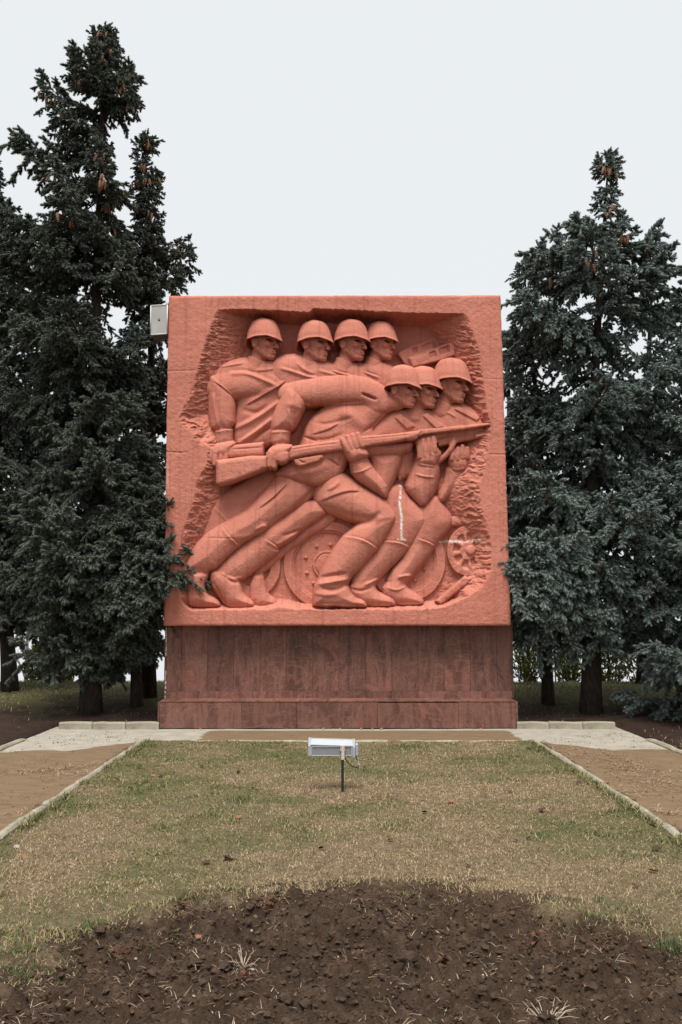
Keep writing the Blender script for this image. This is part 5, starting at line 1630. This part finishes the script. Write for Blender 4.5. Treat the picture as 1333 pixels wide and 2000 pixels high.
spruce((262, 1371), 1.35, (252, 640), [(660, 8, 8), (760, 50, 45), (900, 70, 60), (1050, 80, 60), (1200, 75, 50), (1290, 60, 40)],
       'shorter spruce tucked between the tallest spruce and the slab', 'blue', 0.075, 1250, 0.38, 6, 0, 0.2, 8, front_max=1.2)
spruce((20, 1349), 2.7, (-30, 300), [(320, 8, 8), (450, 70, 80), (700, 120, 120), (1000, 120, 120), (1200, 100, 80), (1290, 80, 60)],
       'dark spruce with a bare lower trunk at the left edge', 'green', 0.12, 1200, 0.38, 6, 0, 0.2, 9)
spruce((105, 1352), 4.4, (110, 420), [(440, 8, 8), (560, 70, 70), (800, 110, 110), (1100, 110, 110), (1250, 80, 80)],
       'background spruce seen through the branches of the tallest spruce', 'green', 0.14, 1200, 0.46, 6, 0, 0.2, 12)
spruce((1147, 1382), 1.0, (1183, 298), [(315, 12, 12), (350, 22, 24), (395, 10, 20), (430, 26, 20), (455, 70, 60), (480, 120, 150), (530, 140, 170), (600, 190, 160), (700, 150, 160), (800, 140, 165), (900, 150, 170), (1000, 160, 180), (1060, 180, 180), (1150, 180, 120), (1240, 130, 90), (1290, 100, 70)],
       'tall blue spruce with a candle-like tip, right of the slab', 'blue', 0.14, 1222, 0.37, 6, 60, 0.26, 21, gaps=((415, 440), (545, 600), (650, 730), (860, 890)), extra=((985, 1050, -0.14, 1020), (992, 1040, -0.20, 1030), (1000, 1070, -0.22, 1050), (988, 1110, -0.20, 1085), (1000, 1140, -0.2, 1120), (990, 1185, -0.16, 1150), (975, 1095, -0.18, 1060), (972, 1155, -0.16, 1120), (978, 1170, -0.12, 1150), (1330, 480, 0.6, 560), (1030, 470, 0.5, 540), (990, 560, 0.3, 590)))
spruce((1076, 1378), 1.55, (1030, 510), [(530, 8, 8), (600, 40, 40), (700, 55, 55), (900, 75, 70), (1100, 88, 80), (1220, 85, 75)],
       'thin-trunked spruce between the slab and the tall blue spruce', 'blue', 0.08, 1198, 0.40, 6, 0, 0.2, 24, front_max=1.1)
spruce((1425, 1385), 0.5, (1400, 430), [(450, 10, 10), (520, 70, 60), (600, 95, 90), (800, 130, 120), (1000, 150, 150), (1150, 190, 160), (1250, 220, 160), (1330, 200, 120)],
       'blue spruce sweeping down to the ground at the right edge', 'blue', 0.17, 1330, 0.36, 7, 10, 0.25, 27)
spruce((985, 1352), 3.9, (1000, 650), [(670, 8, 8), (760, 50, 50), (900, 80, 80), (1100, 90, 90), (1220, 70, 70)],
       'dark background spruce just behind the right edge of the slab', 'blue', 0.12, 1180, 0.46, 6, 0, 0.2, 31)
spruce((1255, 1352), 4.2, (1275, 520), [(540, 8, 8), (650, 70, 70), (850, 105, 105), (1100, 115, 115), (1250, 90, 90)],
       'background spruce behind the tall blue spruce on the right', 'blue', 0.14, 1230, 0.46, 6, 0, 0.2, 33)
# ================================================================ floodlight on the lawn
M_ALU = plain('pale_aluminium', (0.34, 0.36, 0.385), 0.45, 0.4, var=0.06, scale=8)
M_ALUD = plain('grey_aluminium', (0.24, 0.245, 0.255), 0.5, 0.4, var=0.08, scale=8)
M_POST = plain('dark_green_post', (0.012, 0.018, 0.016), 0.5, 0.4)
M_RUST = plain('whitewashed_rusty_steel', (0.50, 0.43, 0.38), 0.8, 0.2, var=0.3, scale=60)
base = at_z(669.5, 1546, 0.012)
FY = float(base[1]); sF = (FY - CAM[1]) / FPX            # metres per photo pixel at the lamp
def lp(px, py): q = at_y(px, py, FY); return np.array([q[0] - base[0], q[2] - base[2]])
fl_ = add_obj('floodlight', None, loc=(float(base[0]), FY, float(base[2])), label='long pale grey floodlight on a thin dark post in the lawn', cat='lamp')
top = lp(669.5, 1474)[1]
add_obj('post', MB().box((0, -0.082, top / 2 - 0.03), (5.2 * sF, 5.2 * sF, top + 0.06), bev=0.002).mesh('post', M_POST), fl_)
t2 = lp(669.5, 1457)[1]
add_obj('bracket', MB().box((0.002, -0.084, (top + t2) / 2 - 0.006), (6.2 * sF, 0.028, (t2 - top) + 0.05), bev=0.003).mesh('bracket', M_RUST), fl_)
# housing: cross-section swept along X, lid on top, window face tilted down towards the camera
x0, x1 = lp(606, 1460)[0], lp(691, 1460)[0]
zt, zm, zb_ = lp(650, 1442)[1], lp(650, 1455)[1], lp(650, 1474)[1]
def sweep(prof, xa, xb, skew=0.0):
    n = len(prof)
    v = [(xa, y, z) for y, z in prof] + [(xb, y, z + skew) for y, z in prof]
    f = [(i, (i + 1) % n, n + (i + 1) % n, n + i) for i in range(n)]
    mb = MB(); c0 = np.mean(prof, 0)
    v += [(xa, c0[0], c0[1]), (xb, c0[0], c0[1] + skew)]
    f += [(2 * n, (i + 1) % n, i) for i in range(n)] + [(2 * n + 1, n + i, n + (i + 1) % n) for i in range(n)]
    return mb.add(v, f)
sk = lp(691, 1446)[1] - lp(691, 1443.5)[1]
hs = add_obj('housing', sweep([(-0.055, zm), (-0.050, zb_ + 0.004), (0.035, zb_ + 0.004), (0.050, zm), (0.030, zt - 0.004), (-0.030, zt - 0.004)], x0 + 0.006, x1 - 0.004, sk).mesh('housing', M_ALUD), fl_)
add_obj('lid', sweep([(-0.063, zm + 0.004), (-0.062, zm + 0.016), (-0.034, zt - 0.002), (-0.028, zt), (0.035, zt), (0.055, zm + 0.004)], x0 + 0.004, x1 - 0.006, sk).mesh('lid', M_ALU), fl_)
add_obj('lid_rib', sweep([(-0.066, zm + 0.008), (-0.066, zm + 0.013), (-0.058, zm + 0.019), (-0.056, zm + 0.008)], x0 + 0.004, x1 - 0.006, sk).mesh('lid_rib', M_ALU), fl_)
for (xa, xb, n_) in ((x0 - 0.014, x0 + 0.010, 0), (x1 - 0.010, x1 + 0.012, 1)):
    s_ = sk if n_ else 0
    add_obj('end_cap', sweep([(-0.066, zm + s_), (-0.060, zb_ + s_ - 0.002), (0.042, zb_ + s_), (0.058, zm + s_), (0.038, zt + s_ + 0.003), (-0.038, zt + s_ + 0.003)], xa, xb).mesh('end_cap', M_ALU), fl_)
xe = x1 + 0.012
add_obj('gear_box', MB().box((xe + 0.014, -0.01, (zm + zb_) / 2 + sk + 0.016), (0.030, 0.085, (zt - zb_) * 0.78), bev=0.010).mesh('gear_box', M_ALU), fl_)
# window frame on the lower front
yw = -0.058
mbw = MB(); za, zc = zm - 0.006, zb_ + 0.012
win = add_obj('window', MB().box(((x0 + x1) / 2, yw + 0.004, (za + zc) / 2 + sk / 2), (x1 - x0 - 0.05, 0.006, za - zc - 0.006)).mesh('window', plain('dull_glass', (0.20, 0.205, 0.21), 0.35, 0.5, var=.05)), fl_)
for (xa, xb, z_a, z_b) in ((x0 + 0.012, x1 - 0.012, za, za + 0.007), (x0 + 0.012, x1 - 0.012, zc - 0.008, zc), (x0 + 0.012, x0 + 0.022, zc, za), (x1 - 0.022, x1 - 0.012, zc, za)):
    add_obj('window_bar', MB().box(((xa + xb) / 2, yw - 0.001, (z_a + z_b) / 2 + sk / 2), (xb - xa, 0.010, z_b - z_a), bev=0.002).mesh('window_bar', M_ALU), win)
for sx in (-0.018, 0.018):
    add_obj('bracket_lug', MB().box((sx, -0.072, zm - 0.018), (0.006, 0.016, 0.045), bev=0.001).mesh('bracket_lug', M_RUST), fl_)
    add_obj('bolt', MB().tube([(sx - 0.006, -0.080, zm - 0.034), (sx + 0.006, -0.080, zm - 0.034)], 0.006, 8).mesh('bolt', M_ALU), fl_)
pts = [lp(674, 1478), lp(677, 1486), lp(684, 1493), lp(692, 1498), lp(699, 1499), lp(701.5, 1494), lp(700, 1488), lp(697.5, 1482), lp(694, 1473)]
pts = chaikin(np.array([(p[0], -0.01, p[1]) for p in pts]), 2, False)
add_obj('cable', MB().tube(pts, 0.0042, 6).mesh('cable', M_DARK, True), fl_)
a, b = lp(701.4, 1494), lp(699, 1486)
add_obj('connector', MB().tube([(a[0], -0.01, a[1]), (b[0], -0.01, b[1])], 0.010, 8).mesh('connector', M_ALU, False), fl_)

# ================================================================ cut stumps of plants in the bed, fallen leaves and cones, stone
M_DRY = plain('dry_stalk', (0.22, 0.145, 0.095), 0.9, 0.1, var=.35, scale=50)
M_DRYR = plain('dead_reddish_leaf', (0.13, 0.060, 0.040), 0.9, 0.1, var=.4, scale=50)
M_PALE = plain('bleached_stalk', (0.42, 0.34, 0.25), 0.9, 0.1, var=.25, scale=50)
def clump(px, py, label, n, hgt, mat, spread=0.06, seed=0, leaves=0):
    g = random.Random(seed)
    z0 = -0.03
    for _ in range(4):
        p = at_z(px, py, z0); z0 = float(lawn_z(p[0], p[1]))
    root = add_obj('cut_plant', None, loc=(float(p[0]), float(p[1]), z0), label=label, cat='plant', group='cut plants in the flower bed')
    for k in range(int(n * 2)):
        a = g.uniform(0, 6.28); r = g.uniform(0, spread * .9); ln = hgt * g.uniform(.5, 1.2); ti = g.uniform(.6, 1.65)
        q = np.array([r * math.cos(a), r * math.sin(a), -0.01])
        d = np.array([math.cos(a) * math.sin(ti), math.sin(a) * math.sin(ti), math.cos(ti)])
        e = q + d * ln; m_ = q + d * ln * .55 + np.array([g.uniform(-.01, .01), g.uniform(-.01, .01), .012])
        add_obj('stalk', MB().tube([q, m_, e], [0.0015, 0.0013, 0.0007], 5).mesh('stalk', mat), root)
    for k in range(leaves):
        a = g.uniform(0, 6.28); r = g.uniform(0, spread)
        c = np.array([r * math.cos(a), r * math.sin(a), g.uniform(.01, hgt * .7)]); s = g.uniform(.010, .022)
        u = np.array([math.cos(a), math.sin(a), g.uniform(-.4, .6)]); w = np.array([-math.sin(a), math.cos(a), g.uniform(-.3, .3)]) * .6
        v = [c - u * s, c + w * s + [0, 0, .006], c + u * s, c - w * s + [0, 0, .006], c + [0, 0, -.004]]
        add_obj('leaf', MB().add(v, [(0, 1, 4), (1, 2, 4), (2, 3, 4), (3, 0, 4)]).mesh('leaf', M_DRYR), root)
    return root
clump(352, 1800, 'small brown cut plant with pale shreds in the left of the bed', 13, .075, M_DRY, .06, 1, 10)
clump(530, 1782, 'broad reddish cut plant at the upper left of the bed', 18, .075, M_DRYR, .09, 2, 18)
clump(475, 1868, 'bleached tuft of straw lying in the left half of the bed', 16, .085, M_PALE, .05, 3, 0)
clump(712, 1778, 'twiggy cut plant at the far middle of the bed', 11, .085, M_DRY, .05, 4, 6)
clump(680, 1890, 'cut plant with pale roots near the middle of the bed', 14, .10, M_DRY, .06, 5, 8)
clump(1050, 1850, 'red leaved stump in the right half of the bed', 10, .08, M_DRYR, .05, 6, 14)
clump(870, 1880, 'small rusty stump right of the middle of the bed', 9, .06, M_DRYR, .045, 7, 10)
clump(1100, 1795, 'dry grassy stump at the far right rim of the bed', 22, .075, M_DRY, .08, 8, 0)
clump(1195, 1880, 'flattened bleached straw at the right of the bed', 12, .10, M_PALE, .05, 9, 0)
clump(470, 1920, 'leaning russet stalks near the front of the bed', 10, .09, M_DRYR, .06, 10, 6)
clump(225, 1870, 'dark red twigs near the left rim of the bed', 12, .07, M_DRYR, .07, 11, 8)
clump(1070, 1990, 'pale stalks at the front edge of the bed', 10, .09, M_PALE, .06, 12, 0)

def ground_h(p): return float(lawn_z(p[0], p[1]))
def leaf_mesh(name, mat, sd):
    g = random.Random(sd); n = 9; v = []; f = []
    for k in range(n):
        t = k / (n - 1); w = 0.42 * math.sin(math.pi * (0.06 + 0.88 * t)) ** .8 * (1 + .25 * math.sin(k * 2.3 + sd))
        curl = 0.22 * (t - .5) ** 2 + .08 * math.sin(3 * t + sd)
        v += [(t - .5, -w, curl + .16), (t - .5, 0, curl), (t - .5, w, curl + .12)]
    for k in range(n - 1):
        for j in range(2):
            f.append((k * 3 + j, k * 3 + j + 1, k * 3 + j + 4, k * 3 + j + 3))
    return MB().add(v, f).mesh(name, mat, True)
LEAF_A = [leaf_mesh('leaf', plain('orange_brown_leaf', (0.23, 0.11, 0.062), .8, .2, var=.3, scale=9), k) for k in range(2)]
LEAF_B = [leaf_mesh('leaf', plain('dark_brown_leaf', (0.07, 0.035, 0.025), .8, .2, var=.3, scale=9), 5 + k) for k in range(2)]
gl = random.Random(5)
def leaf_place(px, py, dark):
    c = 'dark brown' if dark else 'orange brown'
    if py > 1740: w = 'on the soil of the bed'
    elif px < 200: w = 'beside the left lawn kerb'
    elif px > 1150: w = 'beside the right lawn kerb'
    elif py < 1560: w = 'on the far lawn left of the floodlight' if px < 660 else 'on the far lawn right of the floodlight'
    elif py < 1640: w = 'on the middle lawn, left half' if px < 660 else 'on the middle lawn, right half'
    else: w = 'on the near lawn left of the bed middle' if px < 660 else 'on the near lawn right of the bed middle'
    return 'curled %s leaf %s' % (c, w)
LEAVES = ((299, 1517, 12, 0), (313, 1517, 12, 0), (228, 1527, 12, 0), (272, 1502, 10, 1), (466, 1514, 9, 1), (494, 1545, 8, 1), (628, 1662, 12, 1), (445, 1680, 22, 1), (403, 1687, 14, 1), (1033, 1640, 12, 1), (1060, 1585, 18, 1), (830, 1592, 12, 1), (763, 1646, 11, 1),
                          (1007, 1644, 12, 1), (467, 1601, 16, 0), (915, 1690, 12, 0), (1277, 1704, 18, 0), (1184, 1527, 11, 0), (880, 1568, 14, 0), (740, 1560, 10, 1), (45, 1675, 13, 0), (1120, 1495, 10, 1), (1080, 1499, 8, 1), (995, 1550, 10, 1), (395, 1500, 8, 1), (1131, 1532, 12, 1),
                          (1283, 1666, 18, 1), (640, 1758, 15, 0), (388, 1795, 14, 0), (1147, 1923, 15, 0), (1240, 1730, 12, 1))
def leaf_label(px, py, dark):
    w = leaf_place(px, py, dark)
    same = sorted(l[0] for l in LEAVES if leaf_place(l[0], l[1], l[3]) == w)
    if len(same) == 1: return w
    return w + ', ' + ('leftmost', 'second from left', 'third from left', 'fourth from left', 'fifth from left')[same.index(px)]
for (px, py, s, dark) in LEAVES:
    p = at_z(px, py, 0.02)
    inlawn = XL < p[0] < XR
    z = ground_h(p) if inlawn else 0.0
    o = add_obj('fallen_leaf', gl.choice(LEAF_B if dark else LEAF_A), loc=(float(p[0]), float(p[1]), z + 0.012),
                label=leaf_label(px, py, dark), cat='leaf',
                group='dark fallen leaves' if dark else 'orange fallen leaves')
    k = s * (p[1] - CAM[1]) / FPX
    o.scale = (k, k, k); o.rotation_euler = (gl.uniform(-.4, .4), gl.uniform(-.4, .4), gl.uniform(0, 6.3))
for (px, py, r, lb) in ((34, 1662, .020, 'pale angular stone beside the left lawn kerb'), (630, 1955, .011, 'small pale stone near the front of the bed'), (545, 1955, .008, 'little grey stone left of the pale one in the bed'), (1155, 1600, .010, 'white scrap of stone on the right of the lawn')):
    p = at_z(px, py, 0.0); z = ground_h(p)
    add_obj('stone', lump_mesh('stone', np.array([[0, 0, 0.0]]), np.array([r]), plain('pale_stone', (0.38, 0.33, 0.29), .9, .2, var=.2), int(px), .8), loc=(float(p[0]), float(p[1]), z + r * .4), label=lb, cat='stone')

# rubble and grit under the plinth edge
g = random.Random(9)
for k, px in enumerate((392, 432, 560, 633, 653, 664, 706, 728, 745, 940)):
    p = at_y(px, 1424, -0.03)
    r = g.uniform(.012, .024)
    add_obj('stone_chip', lump_mesh('stone_chip', np.array([[0, 0, 0.0]]), np.array([r]), plain('red_stone_chip', (0.32, 0.15, 0.10), .9, .2, var=.25), 60 + k, .7), loc=(float(p[0]), -0.035, r * .5),
            label='reddish stone chip at the foot of the plinth, %s from the left' % ('first second third fourth fifth sixth seventh eighth ninth tenth'.split()[k]), cat='stone', group='chips at the foot of the plinth')

# ================================================================ background shrubs, bare trees and railing beyond the bank
def mat_leafy(name, lo, hi):
    k = NT(name, .8, .15); oi = k.attr('rnd').outputs['Fac']
    return k.color(k.mix(oi, lo, hi))
M_THUJA = mat_leafy('thuja_foliage', (0.040, 0.052, 0.020), (0.150, 0.150, 0.055))
def shrub(px, py_base, py_top, half, Y, label, seed):
    g = np.random.default_rng(seed)
    b = at_y(px, py_base, Y); t = at_y(px, py_top, Y)
    z0 = float(terrain(b[0], Y)); H = float(t[2]) - z0; Rm = half * (Y - CAM[1]) / FPX
    root = add_obj('shrub', None, loc=(float(b[0]), Y, z0), label=label, cat='shrub', group='shrubs beyond the bank')
    n = 1000
    u = g.random(n) ** 0.8; a = g.uniform(0, 6.28, n)
    rr = Rm * np.sin(np.pi * (0.10 + 0.88 * u)) ** .7 * np.sqrt(g.random(n)) * (0.75 + 0.5 * fbm(a * 1.5, u * 6, 3, seed))
    P = np.stack([rr * np.cos(a), rr * np.sin(a), H * u], 1)
    d = np.stack([np.cos(a) * .5, np.sin(a) * .5, np.ones(n)], 1) + g.normal(0, .45, (n, 3)); d /= np.linalg.norm(d, axis=1)[:, None]
    w = np.cross(d, g.normal(0, 1, (n, 3))); w /= np.linalg.norm(w, axis=1)[:, None]
    L = g.uniform(.06, .15, n)[:, None]; W = g.uniform(.012, .03, n)[:, None]
    V = np.stack([P - w * W, P + w * W, P + d * L + w * W * .4, P + d * L - w * W * .4], 1).reshape(-1, 3)
    F = np.arange(len(V)).reshape(-1, 4)
    add_obj('foliage', new_mesh('foliage', V, F, [M_THUJA], False, attrs={'rnd': np.repeat(g.random(n), 4)}), root)
    add_obj('stem', MB().tube([(0, 0, -.1), (0.02, 0, H * .5), (0, .02, H * .9)], [.05, .03, .01], 7).mesh('stem', M_BARK), root)
for k, (px, yb_, yt, hf, Y_, lb) in enumerate(((1032, 1352, 1235, 34, 6.5, 'yellowish green shrub just right of the plinth'), (1112, 1352, 1262, 24, 7.5, 'loose shrub between the two right trunks'), (1190, 1352, 1250, 40, 6.8, 'broad olive shrub behind the thick right trunk'),
                                               (75, 1350, 1262, 26, 7.0, 'round green shrub behind the left edge trunk'), (118, 1350, 1285, 24, 8.0, 'low shrub left of the tallest spruce trunk'), (215, 1352, 1280, 24, 7.0, 'shrub right of the tallest spruce trunk'), (278, 1352, 1240, 24, 6.6, 'shrub between the slim trunks left of the plinth'),
                                               (1260, 1352, 1225, 46, 7.2, 'dark shrub far behind the sweeping right spruce'))):
    shrub(px, yb_, yt, hf, Y_, lb, 40 + k)

M_TWIGG = plain('bare_grey_twig', (0.16, 0.135, 0.12), .9, .1, var=.2)
def bare_tree(px, py_base, py_top, Y, label, seed):
    g = random.Random(seed)
    b = at_y(px, py_base, Y); t = at_y(px, py_top, Y); z0 = float(terrain(b[0], Y)); H = float(t[2]) - z0
    root = add_obj('bare_tree', None, loc=(float(b[0]), Y, z0), label=label, cat='tree', group='bare trees beyond the bank')
    add_obj('trunk', MB().tube([(0, 0, -.2), (.05, 0, H * .4), (0, 0, H * .75)], [.09, .06, .03], 7).mesh('trunk', M_TWIGG), root)
    mb = MB()
    def grow(p, d, l, r, dep):
        e = p + d * l
        mb.tube([p, (p + e) / 2 + np.array([g.uniform(-.05, .05) * l, g.uniform(-.05, .05) * l, 0]), e], [r, r * .8, r * .55], 4, False)
        if dep == 0: return
        for _ in range(3):
            nd = d + np.array([g.uniform(-.8, .8), g.uniform(-.8, .8), g.uniform(-.1, .7)]); nd /= np.linalg.norm(nd)
            grow(p + d * l * g.uniform(.5, 1), nd, l * g.uniform(.55, .8), r * .6, dep - 1)
    for k in range(9):
        a = g.uniform(0, 6.28); z = H * g.uniform(.25, .72)
        grow(np.array([.03, 0, z]), np.array([math.cos(a) * .6, math.sin(a) * .6, .75]), H * .17, .022, 3)
    add_obj('crown', mb.mesh('crown', M_TWIGG), root)
for k, (px, pt, Y_, lb) in enumerate(((48, 1130, 16, 'bare grey tree far behind the left edge trunk'), (135, 1090, 20, 'bare tree far behind the tallest spruce'), (1120, 1180, 18, 'bare tree far behind the right trunks'), (1060, 1215, 24, 'small bare tree far behind the thin right trunk'))):
    bare_tree(px, 1352, pt, Y_, lb, 70 + k)
M_RAIL = plain('dark_rail', (0.05, 0.05, 0.05), .6, .3)
rp = at_y(1085, 1305, 9.0)
ra2 = add_obj('railing', None, loc=(float(rp[0]), 9.0, float(terrain(rp[0], 9.0))), label='thin dark railing beyond the right trunks', cat='railing')
zr = float(rp[2]) - float(terrain(rp[0], 9.0))
add_obj('rail', MB().tube([(-3.2, 0, zr), (3.2, 0, zr)], .022, 6).mesh('rail', M_RAIL), ra2)
for x in (-3.0, -1.5, 0.0, 1.5, 3.0):
    add_obj('rail_post', MB().tube([(x, 0, -.3), (x, 0, zr + .02)], .02, 6).mesh('rail_post', M_RAIL), ra2)
